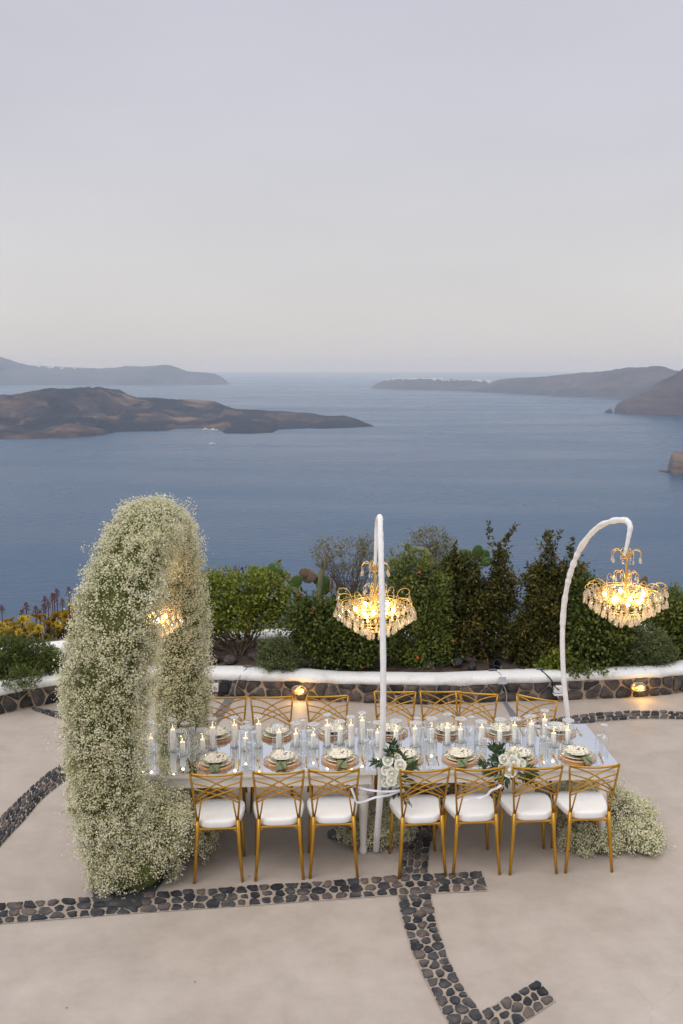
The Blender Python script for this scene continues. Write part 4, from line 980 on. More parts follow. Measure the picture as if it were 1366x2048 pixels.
# ------------------------------------------------------------------ wall lamps, sockets, cables
def on_wall(x, off=0.0, z=0.12):
    best = None
    for i in range(400):
        d = front_wall.total * i / 400; p, n = front_wall.at(d)
        q = AT(x, 1380, p.y)
        if best is None or abs(q.x - p.x) < best[0]: best = (abs(q.x - p.x), p, n)
    p, n = best[1], best[2]; q = p - n * off
    return Vector((q.x, q.y, z)), math.atan2(n.y, n.x) - math.pi / 2
def bulkhead(x, label):
    p, rz = on_wall(x, 0.03, 0.135); root = empty('bulkhead_lamp', p, rz); tag(root, label, 'lamp', 'lamps on the garden wall')
    a, b, dpt = 0.098, 0.062, 0.07
    def ell(sc, y, n=28): return [(a * sc * math.cos(2 * math.pi * k / n), y, b * sc * math.sin(2 * math.pi * k / n)) for k in range(n)]
    m2 = MB(); n = 28; vs2 = ell(1.0, 0.03) + ell(1.02, -0.012) + ell(0.86, -0.018)
    m2.add(vs2, [(i * n + k, i * n + (k + 1) % n, (i + 1) * n + (k + 1) % n, (i + 1) * n + k) for i in range(2) for k in range(n)]); m2.build('housing', M['lamp_metal'], root, sm=True)
    m2 = MB(); vs2 = []
    for (s, y) in ((0.87, -0.015), (0.84, -0.035), (0.7, -0.055), (0.45, -0.066), (0.02, -0.07)): vs2 += ell(s, y)
    m2.add(vs2, [(i * n + k, i * n + (k + 1) % n, (i + 1) * n + (k + 1) % n, (i + 1) * n + k) for i in range(4) for k in range(n)]); m2.build('glass_dome', M['lamp_dome'], root, sm=True)
    m2 = MB(); m2.add(ell(0.86, 0.0) + [(0, 0.012, 0)], [(k, (k + 1) % n, n) for k in range(n)]); m2.build('reflector', M['brass'], root, sm=True)
    m2 = MB(); m2.tube([(-0.045, -0.028, 0), (-0.01, -0.03, 0), (0.02, -0.03, 0), (0.045, -0.03, 0), (0.058, -0.03, 0)], [0.010, 0.013, 0.024, 0.024, 0.010], 12); m2.build('bulb', M['lamp_bulb'], root, sm=True)
    for z in (-0.022, 0.022):
        m2 = MB(); m2.tube([(a * 0.92 * math.cos(t), -0.02 - 0.062 * math.sin(t), z) for t in [math.pi * i / 14 for i in range(15)]], 0.0042, 6); m2.build('cage_bar', M['lamp_metal'], root, sm=True)
    m2 = MB(); m2.tube([(0, -0.02 - 0.062 * math.sin(t), b * 0.98 * math.cos(t)) for t in [math.pi * i / 14 for i in range(15)]], 0.0042, 6); m2.build('cage_bar', M['lamp_metal'], root, sm=True)
    ld = bpy.data.lights.new('lamp_light', 'POINT'); ld.energy = 2.4; ld.color = (1.0, 0.55, 0.14); ld.shadow_soft_size = 0.05
    lo = bpy.data.objects.new('lamp_light', ld); COL.objects.link(lo); lo.parent = root; lo.location = (0.02, -0.105, -0.005)
bulkhead(600, 'lit caged wall lamp behind the third chair from the arch')
bulkhead(1272, 'lit caged wall lamp at the right below the rosemary mound')
p, rz = on_wall(432, 0.03, 0.13); root = empty('socket_box', p, rz); tag(root, 'white and black power sockets on the wall near the arch', 'socket')
m2 = MB(); m2.box((0.02, -0.02, 0), (0.075, 0.05, 0.10), 0.008); o = m2.build('white_socket', M['plastic_white'], root)
m2 = MB(); m2.lathe([(0.024, 0), (0.024, 0.004), (0.018, 0.004), (0.016, -0.002)], 16, capbot=True); q = m2.build('socket_ring', M['lamp_metal'], o); q.rotation_euler = (math.pi / 2, 0, 0); q.location = (0.02, -0.046, -0.008)
m2 = MB(); m2.box((0.125, -0.01, -0.005), (0.11, 0.05, 0.10), 0.008); m2.build('black_socket', M['plastic_black'], root)
p, rz = on_wall(1112, 0.035, 0.14); root = empty('junction_box', p, rz); tag(root, 'cream junction box on the wall with a black cable', 'junction box')
m2 = MB(); m2.box((0, -0.02, 0.01), (0.11, 0.06, 0.085), 0.01); m2.build('box', M['plastic_white'], root)
m2 = MB(); m2.box((0, -0.03, -0.048), (0.12, 0.09, 0.014), 0.004); m2.build('shelf', M['plastic_white'], root)
m2 = MB(); m2.tube([(0, -0.02, -0.05), (0, -0.02, -0.09)], 0.012, 8); m2.build('conduit', M['plastic_white'], root)
def cable(label, pts, r, mat):
    m2 = MB(); P = [Vector(q) for q in pts]; pp = []
    for i in range(len(P) - 1):
        a, b, c, d = P[max(i - 1, 0)], P[i], P[i + 1], P[min(i + 2, len(P) - 1)]
        for k in range(6):
            t = k / 6; pp.append(0.5 * ((2 * b) + (c - a) * t + (2 * a - 5 * b + 4 * c - d) * t * t + (3 * b - a - 3 * c + d) * t ** 3))
    pp.append(P[-1]); m2.tube(pp, r, 6); return tag(m2.build('cable', mat, sm=True), label, 'cable')
def on_coping(x, back, dz=0.0):
    p, rz = on_wall(x); n = Vector((math.cos(rz + math.pi / 2), math.sin(rz + math.pi / 2), 0)); q = Vector((p.x, p.y, 0)) + n * back; q.z = 0.322 + dz; return q
def face(x, z, off=0.045): return on_wall(x, off, z)[0]
cable('black cable dropping from the coping to the junction box', [on_coping(1088, 0.2, 0.0), on_coping(1092, 0.08, 0.012), face(1096, 0.29, 0.06), face(1102, 0.2, 0.075), face(1110, 0.15, 0.085)], 0.009, M['plastic_black'])
cable('thin grey cable hanging over the wall near the arch', [on_coping(490, 0.22, 0.0), on_coping(487, 0.06, 0.01), face(480, 0.26, 0.05), face(473, 0.12, 0.055), face(468, 0.02, 0.06)], 0.006, M['cable_clear'])
cable('thin grey cable hanging over the wall left of the right pole', [on_coping(996, 0.22, 0.0), on_coping(1000, 0.06, 0.01), face(1005, 0.27, 0.05), face(1008, 0.12, 0.06), face(1010, 0.02, 0.065)], 0.006, M['cable_clear'])
def tape(label, quad):
    a, b, c, d = [Vector(q) for q in quad]; m2 = MB(); N = 10; vs2 = []
    for i in range(N + 1):
        t = i / N; l_ = a.lerp(d, t); r_ = b.lerp(c, t); dz = Vector((0, 0, 0.003 * math.sin(i * 2.1)))
        m_ = l_.lerp(r_, 0.5) + Vector((0, 0, 0.007)); vs2 += [l_ + dz, m_ + dz, r_ + dz]
    m2.add(vs2, [(3 * i + k, 3 * i + k + 1, 3 * i + 4 + k, 3 * i + 3 + k) for i in range(N) for k in range(2)])
    return tag(m2.build('duct_tape', M['tape'], sm=True), label, 'tape')
tape('grey tape strip over floor cable behind the leftmost back chair', [G(454, 1392, 0.006), G(472, 1392, 0.006), G(432, 1455, 0.006), G(410, 1455, 0.006)])
tape('grey tape strip over floor cable near the right pole', [G(1006, 1405, 0.006), G(1014, 1405, 0.006), G(1048, 1448, 0.006), G(1030, 1448, 0.006)])
for (x, bk, lb) in ((487, 0.17, 'small grey tape patch on the coping near the arch'), (995, 0.19, 'small grey tape patch on the coping behind the sixth chair'), (1090, 0.17, 'small grey tape patch at the top of the black cable')):
    c = on_coping(x, bk, 0.014); w, d = 0.05, 0.028; tape(lb, [c + Vector((-w, d, 0)), c + Vector((w, d + 0.01, 0)), c + Vector((w, -d, -0.002)), c + Vector((-w, -d, -0.002))])
m2 = MB(); c = face(1004, 0.285, 0.06); m2.add([c + Vector((-0.045, 0, 0.04)), c + Vector((0.045, 0, 0.04)), c + Vector((0.05, -0.012, -0.045)), c + Vector((-0.05, -0.012, -0.045))], [(0, 1, 2, 3)])
tag(m2.build('tape_patch', mat_plain('pale_tape', (0.45, 0.47, 0.52), 0.35)), 'pale tape patch on the front of the coping', 'tape')
#PART3
# ------------------------------------------------------------------ the table
TZ = 0.762
FR = G(1241, 1531, TZ); T_YAW = rad(2.9)
EX = Vector((math.cos(T_YAW), math.sin(T_YAW), 0)); EY = Vector((-math.sin(T_YAW), math.cos(T_YAW), 0))
T_LEN, T_DEP = 2.0, 0.97
def make_table(ix, label):
    c = FR - EX * (T_LEN * (ix + 0.5)) + EY * (T_DEP / 2); c.z = 0
    root = empty('dining_table', c, T_YAW); tag(root, label, 'table', 'two tables joined end to end')
    L, D = T_LEN - 0.006, T_DEP
    m2 = MB(); m2.box((0, 0, 0.738), (L, D, 0.032), 0.006); m2.build('table_top', M['whitepaint'], root)
    for (cx_, cy_, sx, sy) in ((0, -D / 2 + 0.035, L - 0.08, 0.022), (0, D / 2 - 0.035, L - 0.08, 0.022), (-L / 2 + 0.035, 0, 0.022, D - 0.10), (L / 2 - 0.035, 0, 0.022, D - 0.10)):
        m2 = MB(); m2.box((cx_, cy_, 0.677), (sx, sy, 0.088), 0.003); m2.build('apron', M['whitepaint'], root)
    for k in (-1, 1):
        m2 = MB(); m2.box((k * L / 4, 0, 0.758), (L / 2 - 0.003, D - 0.004, 0.006)); m2.build('mirror_panel', M['mirror'], root)
    prof = [(0.028, 0.0), (0.034, 0.02), (0.030, 0.05), (0.026, 0.07), (0.036, 0.30), (0.046, 0.46), (0.050, 0.50), (0.040, 0.525), (0.052, 0.545), (0.040, 0.565), (0.048, 0.585), (0.050, 0.60), (0.050, 0.63)]
    lm = MB(); lm.lathe(prof, 18, capbot=True, captop=True); lm.box((0, 0, 0.672), (0.10, 0.10, 0.084), 0.004)
    me = lm.mesh('leg', M['whitepaint'], True)
    for sx in (-1, 1):
        if ix == 0 and sx < 0: continue                # at the joint the tables stand on one shared pair of legs
        inset = 0.10
        for sy in (-1, 1): link('leg', me, root, (sx * (L / 2 - inset), sy * (D / 2 - 0.105), 0))
make_table(1, 'white table with turned legs and mirror top, half under the arch')
make_table(0, 'white table with turned legs and mirror top, right half of the long table')

# ------------------------------------------------------------------ chairs
def B(xn, t): return Vector((xn * (0.157 + 0.040 * t), 0.03 - 0.078 * t - 0.024 * (1 - xn * xn) * t, 0.50 + 0.42 * t))
def make_chair():
    root = empty('dining_chair'); g = M['gold']
    for s in (-1, 1):
        m2 = MB(); m2.tube([(s * 0.188, -0.005, 0), (s * 0.178, 0.005, 0.12), (s * 0.165, 0.02, 0.30), (s * 0.156, 0.03, 0.50)], [0.0115, 0.0135, 0.0155, 0.0165], 10); m2.build('rear_leg', g, root, sm=True)
        m2 = MB(); m2.tube([(s * 0.192, 0.415, 0), (s * 0.182, 0.405, 0.15), (s * 0.168, 0.385, 0.44)], [0.011, 0.014, 0.017], 10); m2.build('front_leg', g, root, sm=True)
        m2 = MB(); m2.tube([B(s, t) for t in (-0.03, 0.2, 0.5, 0.8, 1.0)], 0.0085, 8); m2.build('back_post', g, root, sm=True)
        m2 = MB(); m2.tube([(s * 0.150, 0.03, 0.49), B(s * 0.70, 0.425)], 0.0065, 7); m2.build('strut', g, root, sm=True)
        for (a, b, c) in ((0.97, 0.80, 0.44), (0.81, 0.67, 0.42), (0.68, 0.557, 0.36)):
            pts = []
            for i in range(13):
                x = -1 + 2 * i / 12; t = b + (c - a) / 2 * x + ((a + c) / 2 - b) * x * x
                q = B(s * x, t); q.y += 0.004 * s; pts.append(q)
            m2 = MB(); m2.tube(pts, 0.0062, 7); m2.build('back_slat', g, root, sm=True)
    pts = []
    for i in range(15):
        x = -1 + 2 * i / 14; q = B(x, 1.0); q.z -= 0.014 * (1 - x * x) ** 1.0; pts.append(q)
    m2 = MB(); m2.tube(pts, 0.0092, 8); m2.build('top_rail', g, root, sm=True)
    m2 = MB(); m2.tube([(-0.156, 0.032, 0.43), (0.156, 0.032, 0.43)], 0.010, 8); m2.tube([(-0.168, 0.385, 0.432), (0.168, 0.385, 0.432)], 0.010, 8)
    for s in (-1, 1):
        m2.tube([(s * 0.156, 0.032, 0.43), (s * 0.168, 0.385, 0.432)], 0.010, 8)
        m2.add([(s * 0.150, 0.026, 0.435), (s * 0.105, 0.026, 0.435), (s * 0.150, 0.026, 0.395), (s * 0.150, 0.040, 0.435), (s * 0.105, 0.040, 0.435), (s * 0.150, 0.040, 0.395)], [(0, 1, 2), (5, 4, 3), (0, 3, 4, 1), (1, 4, 5, 2), (2, 5, 3, 0)])
    m2.build('seat_frame', g, root, sm=False)
    # cushion: rounded, wider in front
    n = 44; rings = [(0.965, 0.437), (0.99, 0.442), (1.0, 0.452), (1.0, 0.472), (0.99, 0.484), (0.965, 0.491), (0.90, 0.495), (0.6, 0.498), (0.3, 0.499), (0.02, 0.499)]
    m2 = MB(); vs2 = []
    for (sc, z) in rings:
        for k in range(n):
            a = 2 * math.pi * k / n; c_, s_ = math.cos(a), math.sin(a)
            px = math.copysign(abs(c_) ** 0.5, c_); py = math.copysign(abs(s_) ** 0.5, s_)
            w = 0.183 + 0.032 * py + 0.014 * (1 - py * py)
            vs2.append((px * w * sc, 0.236 + py * 0.214 * sc, z))
    fs2 = [(i * n + k, i * n + (k + 1) % n, (i + 1) * n + (k + 1) % n, (i + 1) * n + k) for i in range(len(rings) - 1) for k in range(n)]
    fs2.append(tuple(range(n - 1, -1, -1))); m2.add(vs2, fs2); m2.build('seat_cushion', M['seat'], root, sm=True)
    return root
proto = make_chair(); first = True
def place_chair(loc, rz, label, group):
    global first
    o = proto if first else copy_tree(proto); first = False
    o.location = loc; o.rotation_euler = (0, 0, rz); return tag(o, label, 'chair', group)
flegs = [((390, 1766), (484, 1764)), ((514, 1762), (604, 1758)), ((622, 1756), (713, 1755)), ((800, 1757), (889, 1753)), ((908, 1753), (997, 1749)), ((1022, 1749), (1110, 1747)), ((1132, 1746), (1222, 1743))]
yaws = [4, 4, 2.5, 7, 5.5, 3, 2.5]
for i, ((a, b), yw) in enumerate(zip(flegs, yaws)):
    p = (G(*a) + G(*b)) / 2
    place_chair(p, rad(yw), f'gold lattice-back chair with white seat, {ORD[i]} from the arch in the front row', 'gold chairs along the near side')
btops = [((409, 1397), (492, 1395)), ((502, 1396), (585, 1394)), ((614, 1395), (695, 1392)), ((750, 1384), (830, 1385)), ((841, 1384), (922, 1384)), ((913, 1384), (994, 1391)), ((1033, 1388), (1116, 1407))]
for i, (a, b) in enumerate(btops):
    pa, pb = G(*a, 0.915), G(*b, 0.915); mid = (pa + pb) / 2; d = pb - pa; ang = math.atan2(d.y, d.x)
    rz = math.pi + max(-0.75, min(0.3, ang * 0.8))
    back = Vector((math.sin(rz), -math.cos(rz), 0))       # local -y
    p = mid - back * 0.048; p.z = 0
    place_chair(p, rz, f'gold lattice-back chair, {ORD[i]} from the arch in the far row against the wall side', 'gold chairs along the far side')

# ------------------------------------------------------------------ place settings
m2 = MB(); m2.lathe([(0.0, 0.0), (0.10, 0.0), (0.132, 0.006), (0.132, 0.010), (0.10, 0.005), (0.0, 0.005)], 40); charger_me = m2.mesh('charger_disc', M['charger'], True)
m2 = MB(); m2.lathe([(0.130, 0.006), (0.158, 0.012), (0.159, 0.014), (0.130, 0.010)], 48); rim_me = m2.mesh('glass_rim', M['charger_rim'], True)
m2 = MB(); m2.lathe([(0.0, 0.004), (0.08, 0.0), (0.10, 0.008), (0.133, 0.018), (0.134, 0.021), (0.10, 0.013), (0.085, 0.006), (0.0, 0.006)], 44); dinner_me = m2.mesh('dinner_plate', M['plate'], True)
m2 = MB(); m2.lathe([(0.0, 0.003), (0.06, 0.0), (0.08, 0.006), (0.104, 0.016), (0.105, 0.019), (0.08, 0.011), (0.065, 0.005), (0.0, 0.005)], 40); salad_me = m2.mesh('salad_plate', M['plate'], True)
def napkin_mesh(seed):
    rs = random.Random(seed); N, K = 14, 7; vs2 = []
    for i in range(N + 1):
        t = i / N; y = 0.04 - 0.23 * t
        z = lerp_pts([(-0.19, -0.011), (-0.165, 0.004), (-0.138, 0.021), (-0.128, 0.021), (-0.085, 0.009), (0.1, 0.007)], y)
        w = 0.044 + 0.004 * math.sin(t * 5 + seed)
        for k in range(K + 1):
            u = -1 + 2 * k / K
            vs2.append((u * w + 0.01 * t * math.sin(seed * 2.0), y - 0.012 * (u if seed % 2 else -u) * t, z + 0.004 * math.sin(u * 4 + seed + t * 3) * t + 0.003))
    m3 = MB(); m3.add(vs2, [(i * (K + 1) + k, i * (K + 1) + k + 1, (i + 1) * (K + 1) + k + 1, (i + 1) * (K + 1) + k) for i in range(N) for k in range(K)])
    # folded flap on top
    vs3 = [(x * 0.9, y - 0.004, z + 0.006) for (x, y, z) in vs2[8 * (K + 1):]]
    n2 = N + 1 - 8; sl = []
    for i in range(n2):
        for k in range(K + 1):
            x, y, z = vs3[i * (K + 1) + k]; lim = 1 - 2 * (i / (n2 - 1)) * 0.8
            sl.append((min(x, 0.044 * lim) if seed % 2 else max(x, -0.044 * lim), y, z))
    m3.add(sl, [(i * (K + 1) + k, i * (K + 1) + k + 1, (i + 1) * (K + 1) + k + 1, (i + 1) * (K + 1) + k) for i in range(n2 - 1) for k in range(K)])
    return m3.mesh('napkin', M['napkin'], True)
nap_me = [napkin_mesh(s) for s in range(3)]
def blade(path, widths, th=0.0016):
    m3 = MB(); vs2 = []
    for (y, z), w in zip(path, widths): vs2 += [(-w, y, z), (w, y, z), (w, y, z + th), (-w, y, z + th)]
    n = len(path); fs2 = [(0, 3, 2, 1), ((n - 1) * 4, (n - 1) * 4 + 1, (n - 1) * 4 + 2, (n - 1) * 4 + 3)]
    for i in range(n - 1):
        for k in range(4): fs2.append((i * 4 + k, i * 4 + (k + 1) % 4, (i + 1) * 4 + (k + 1) % 4, (i + 1) * 4 + k))
    m3.add(vs2, fs2); return m3
M['cutlery'] = mat_plain('gold_cutlery', (0.78, 0.50, 0.16), 0.22, 1.0)
fk = blade([(-0.10, 0.004), (-0.06, 0.003), (0.03, 0.006), (0.05, 0.004), (0.06, 0.002)], [0.005, 0.0035, 0.003, 0.009, 0.0115])
for x in (-0.009, -0.003, 0.003, 0.009):
    b3 = blade([(0.06, 0.002), (0.08, 0.001), (0.10, 0.006)], [0.0018, 0.0018, 0.001]); fk.add([(p[0] + x, p[1], p[2]) for p in b3.v], b3.f)
fork_me = fk.mesh('fork', M['cutlery'])
knife_me = blade([(-0.11, 0.002), (-0.10, 0.002), (-0.01, 0.003), (0.0, 0.003), (0.06, 0.002), (0.10, 0.002), (0.112, 0.002)], [0.003, 0.0055, 0.0045, 0.008, 0.0095, 0.007, 0.001]).mesh('knife', M['cutlery'])
sp = blade([(-0.09, 0.003), (-0.05, 0.002), (0.03, 0.004)], [0.005, 0.0035, 0.003]); sp.lathe([(0.0, 0.001), (0.010, 0.003), (0.016, 0.006), (0.010, 0.005), (0.0, 0.003)], 14, (0, 0.045, 0)); spoon_me = sp.mesh('dessert_spoon', M['cutlery'])
# glassware stands upside down: the foot of the goblet is on top
m2 = MB(); m2.lathe([(0.036, 0.0), (0.042, 0.04), (0.044, 0.065), (0.036, 0.09), (0.016, 0.108), (0.006, 0.118)], 24); gob_bowl = m2.mesh('bowl', M['cut_glass'], True)
m2 = MB(); m2.lathe([(0.006, 0.118), (0.0045, 0.135), (0.009, 0.150), (0.0045, 0.165), (0.005, 0.19), (0.009, 0.198)], 14); gob_stem = m2.mesh('stem', M['cut_glass'], True)
m2 = MB(); m2.lathe([(0.009, 0.198), (0.025, 0.202), (0.037, 0.205), (0.037, 0.208), (0.02, 0.208), (0.0, 0.2085)], 24); gob_foot = m2.mesh('foot', M['lid_glass'], True)
# cut tumbler: diamond relief on the wall
n = 32; vs2 = []; rows = 17
for i in range(rows):
    z = 0.004 + 0.138 * i / (rows - 1)
    for k in range(n):
        bump_ = 0.0016 * (1 if (i + k) % 2 else -1) if 1 < i < rows - 4 else 0
        r = 0.031 - 0.003 * i / rows + bump_; a = 2 * math.pi * (k + 0.5 * (i % 2)) / n; vs2.append((r * math.cos(a), r * math.sin(a), z))
m2 = MB(); m2.add(vs2, [(i * n + k, i * n + (k + 1) % n, (i + 1) * n + (k + 1) % n, (i + 1) * n + k) for i in range(rows - 1) for k in range(n)])
m2.v += []; tum_wall = m2.mesh('wall', M['cut_glass'], False)
m2 = MB(); m2.lathe([(0.028, 0.134), (0.028, 0.146), (0.024, 0.149), (0.0, 0.148)], 24); tum_base = m2.mesh('base', M['lid_glass'], True)
def thing(name, label, cat, loc, rz, group, meshes, single=False):
    if single:
        o = link(name, meshes[0][1], None, loc); o.rotation_euler = (0, 0, rz); return tag(o, label, cat, group)
    r = empty(name, loc, rz); tag(r, label, cat, group)
    for nm, me in meshes: link(nm, me, r)
    return r
def setting(i, px, row):
    c = G(px[0], px[1], TZ); rz = T_YAW + (0 if row == 'front' else math.pi) + rad(random.uniform(-5, 5))
    w = f'{ORD[i]} {row} setting from the arch'; ex = Vector((math.cos(rz), math.sin(rz), 0)); ey = Vector((-math.sin(rz), math.cos(rz), 0))
    z = Vector((0, 0, 1))
    thing('charger', f'amber glass charger plate at the {w}', 'charger', c + z * 0.0005, rz, 'amber chargers', [('disc', charger_me), ('glass_rim', rim_me)])
    o = thing('dinner_plate', f'cream floral dinner plate at the {w}', 'plate', c + z * 0.011 + ey * 0.012, rz + random.uniform(-.3, .3), 'floral dinner plates', [('p', dinner_me)], True)
    o = thing('napkin', f'sage green folded napkin at the {w}', 'napkin', c + z * 0.0165 + ey * 0.01, rz, 'sage napkins', [('n', nap_me[(i * 2 + (row == 'back')) % 3])], True)
    if i in (3, 6) and row == 'front': o.rotation_euler = (0, 0, rz + 0.35)
    o = thing('salad_plate', f'small cream floral plate on top at the {w}', 'plate', c + z * 0.042 + ey * 0.006, rz + random.uniform(-.3, .3), 'floral salad plates', [('p', salad_me)], True)
    o.rotation_euler = (rad(3.0), 0, o.rotation_euler.z) if False else (rad(3) * ey.y, -rad(3) * ey.x * 0, rz)
    for (nm, me, dx, cat) in (('fork', fork_me, -0.192, 'fork'), ('knife', knife_me, 0.192, 'knife')):
        q = c + ex * (dx + random.uniform(-.006, .006)) - ey * 0.02
        thing(nm, f'gold {nm} beside the plate at the {w}', cat, q + z * 0.0008, rz + rad(random.uniform(-7, 7)), f'gold {nm}s', [(nm, me)], True)
    if row == 'front':
        q = c + ey * 0.165 - ex * 0.02
        thing('dessert_spoon', f'gold dessert spoon above the plate at the {w}', 'spoon', q + z * 0.0008, rz + math.pi / 2, 'gold dessert spoons', [('s', spoon_me)], True)
fronts = [(431, 1529), (565, 1523), (680, 1520), (809, 1519), (921, 1518), (1038, 1517), (1154, 1514)]
backs = [(432, 1474), (554, 1470), (666, 1467), (781, 1466), (893, 1466), (1001, 1466), (1116, 1465)]
for i, p in enumerate(fronts): setting(i, p, 'front')
for i, p in enumerate(backs): setting(i, p, 'back')
ftum = [(498, 1517), (609, 1514), (731, 1513), (852, 1511), (966, 1509), (1085, 1506), (1197, 1502)]
btum = [(384, 1488), (505, 1485), (619, 1481), (737, 1475), (847, 1476), (955, 1474), (1066, 1474)]
for row, lst, dx, dy in (('front', ftum, 10, -7), ('back', btum, -13, 4)):
    for i, (x, y) in enumerate(lst):
        w = f'{ORD[i]} {row} setting from the arch'
        thing('tumbler', f'cut glass tumbler turned upside down at the {w}', 'glass', G(x, y, TZ), 0.3 * i, 'cut glass tumblers', [('wall', tum_wall), ('base', tum_base)])
        thing('goblet', f'stemmed goblet standing upside down at the {w}', 'goblet', G(x + dx, y + dy, TZ), 0.2 * i, 'upturned goblets', [('bowl', gob_bowl), ('stem', gob_stem), ('foot', gob_foot)])

# ------------------------------------------------------------------ candles in glass cylinders
def cyl_parts(r, h):
    a = MB(); a.lathe([(r * 0.93, 0.003), (r, 0.006), (r, h)], 32); a.lathe([(r * 0.985, h), (r, h), (r, h + 0.001)], 32)
    b = MB(); b.lathe([(0.0, 0.001), (r * 0.95, 0.001), (r * 0.99, 0.006), (r * 0.9, 0.009), (0, 0.007)], 32)
    c = MB(); c.lathe([(r * 0.22, h + 0.001), (r * 1.04, h + 0.001), (r * 1.05, h + 0.004), (r * 1.04, h + 0.007), (r * 0.22, h + 0.007), (r * 0.22, h + 0.001)], 32)
    return [('cylinder', a.mesh('cylinder', M['glass'], True)), ('base', b.mesh('base', M['lid_glass'], True)), ('lid', c.mesh('lid', M['lid_glass'], False))]
def candle_parts(r, h):
    a = MB(); a.lathe([(r, 0), (r, h - 0.006), (r * 0.93, h), (r * 0.6, h - 0.002), (r * 0.3, h - 0.006), (0.0, h - 0.007)], 24, capbot=True)
    b = MB(); b.tube([(0, 0, h - 0.008), (0.001, 0, h + 0.010)], 0.0014, 5)
    c = MB(); z = h + 0.004; c.lathe([(0.0, z), (0.0036, z + 0.007), (0.0046, z + 0.013), (0.0032, z + 0.022), (0.0012, z + 0.031), (0.0, z + 0.035)], 10)
    return [('wax', a.mesh('wax', M['wax'], True)), ('wick', b.mesh('wick', M['wick'])), ('flame', c.mesh('flame', M['flame'], True))]
CY_N, CY_W = cyl_parts(0.037, 0.265), cyl_parts(0.050, 0.195)
CA_T, CA_M, CA_S = candle_parts(0.0235, 0.185), candle_parts(0.0225, 0.135), candle_parts(0.022, 0.10)
hur = [(286, 1508, 'N', 'M'), (303, 1507, 'N', 'M'), (346, 1501, 'N', 'T'), (364, 1508, 'W', 'S'), (405, 1503, 'W', 'S'), (426, 1497, 'N', 'T'), (469, 1493, 'N', 'T'), (492, 1499, 'W', 'S'), (517, 1493, 'N', 'T'),
       (556, 1495, 'W', 'M'), (592, 1490, 'W', 'S'), (627, 1494, 'W', 'S'), (654, 1491, 'N', 'T'), (679, 1486, 'W', 'M'), (701, 1492, 'N', 'T'), (724, 1484, 'N', 'T'), (757, 1490, 'W', 'S'), (792, 1485, 'W', 'S'), (831, 1490, 'W', 'M'),
       (863, 1482, 'W', 'S'), (894, 1487, 'N', 'M'), (921, 1482, 'W', 'S'), (961, 1487, 'W', 'M'), (1000, 1485, 'W', 'S'), (1030, 1483, 'W', 'M'), (1061, 1490, 'N', 'T'), (1088, 1479, 'N', 'T'), (1107, 1491, 'W', 'S'), (1135, 1485, 'W', 'S')]
def ordn(i): return ORD[i] if i < 20 else 'twenty-' + ORD[i - 20]
for i, (x, y, k, cd) in enumerate(hur):
    c = G(x, y, TZ); s = random.uniform(0.97, 1.05)
    kind = 'tall narrow' if k == 'N' else 'short wide'
    r = thing('candle_glass', f'{kind} lidded glass candle cylinder, {ordn(i)} from the arch', 'candle glass', c, 0, 'lidded glass candle cylinders', CY_N if k == 'N' else CY_W); r.scale = (1, 1, s)
    off_ = Vector((random.uniform(-1, 1), random.uniform(-1, 1), 0)) * (0.004 if k == 'N' else 0.010)
    r = thing('pillar_candle', f'lit white pillar candle in the {kind} glass cylinder, {ordn(i)} from the arch', 'candle', c + Vector((0, 0, 0.009)) + off_, random.uniform(0, 6), 'lit pillar candles', {'T': CA_T, 'M': CA_M, 'S': CA_S}[cd])
    r.scale = (1, 1, random.uniform(0.94, 1.06))
    ld = bpy.data.lights.new('flame_light', 'POINT'); ld.energy = 0.10; ld.color = (1.0, 0.66, 0.32); ld.shadow_soft_size = 0.008
    lo = bpy.data.objects.new('flame_light', ld); COL.objects.link(lo); lo.parent = r; lo.location = (0, 0, {'T': 0.185, 'M': 0.135, 'S': 0.10}[cd] + 0.024)

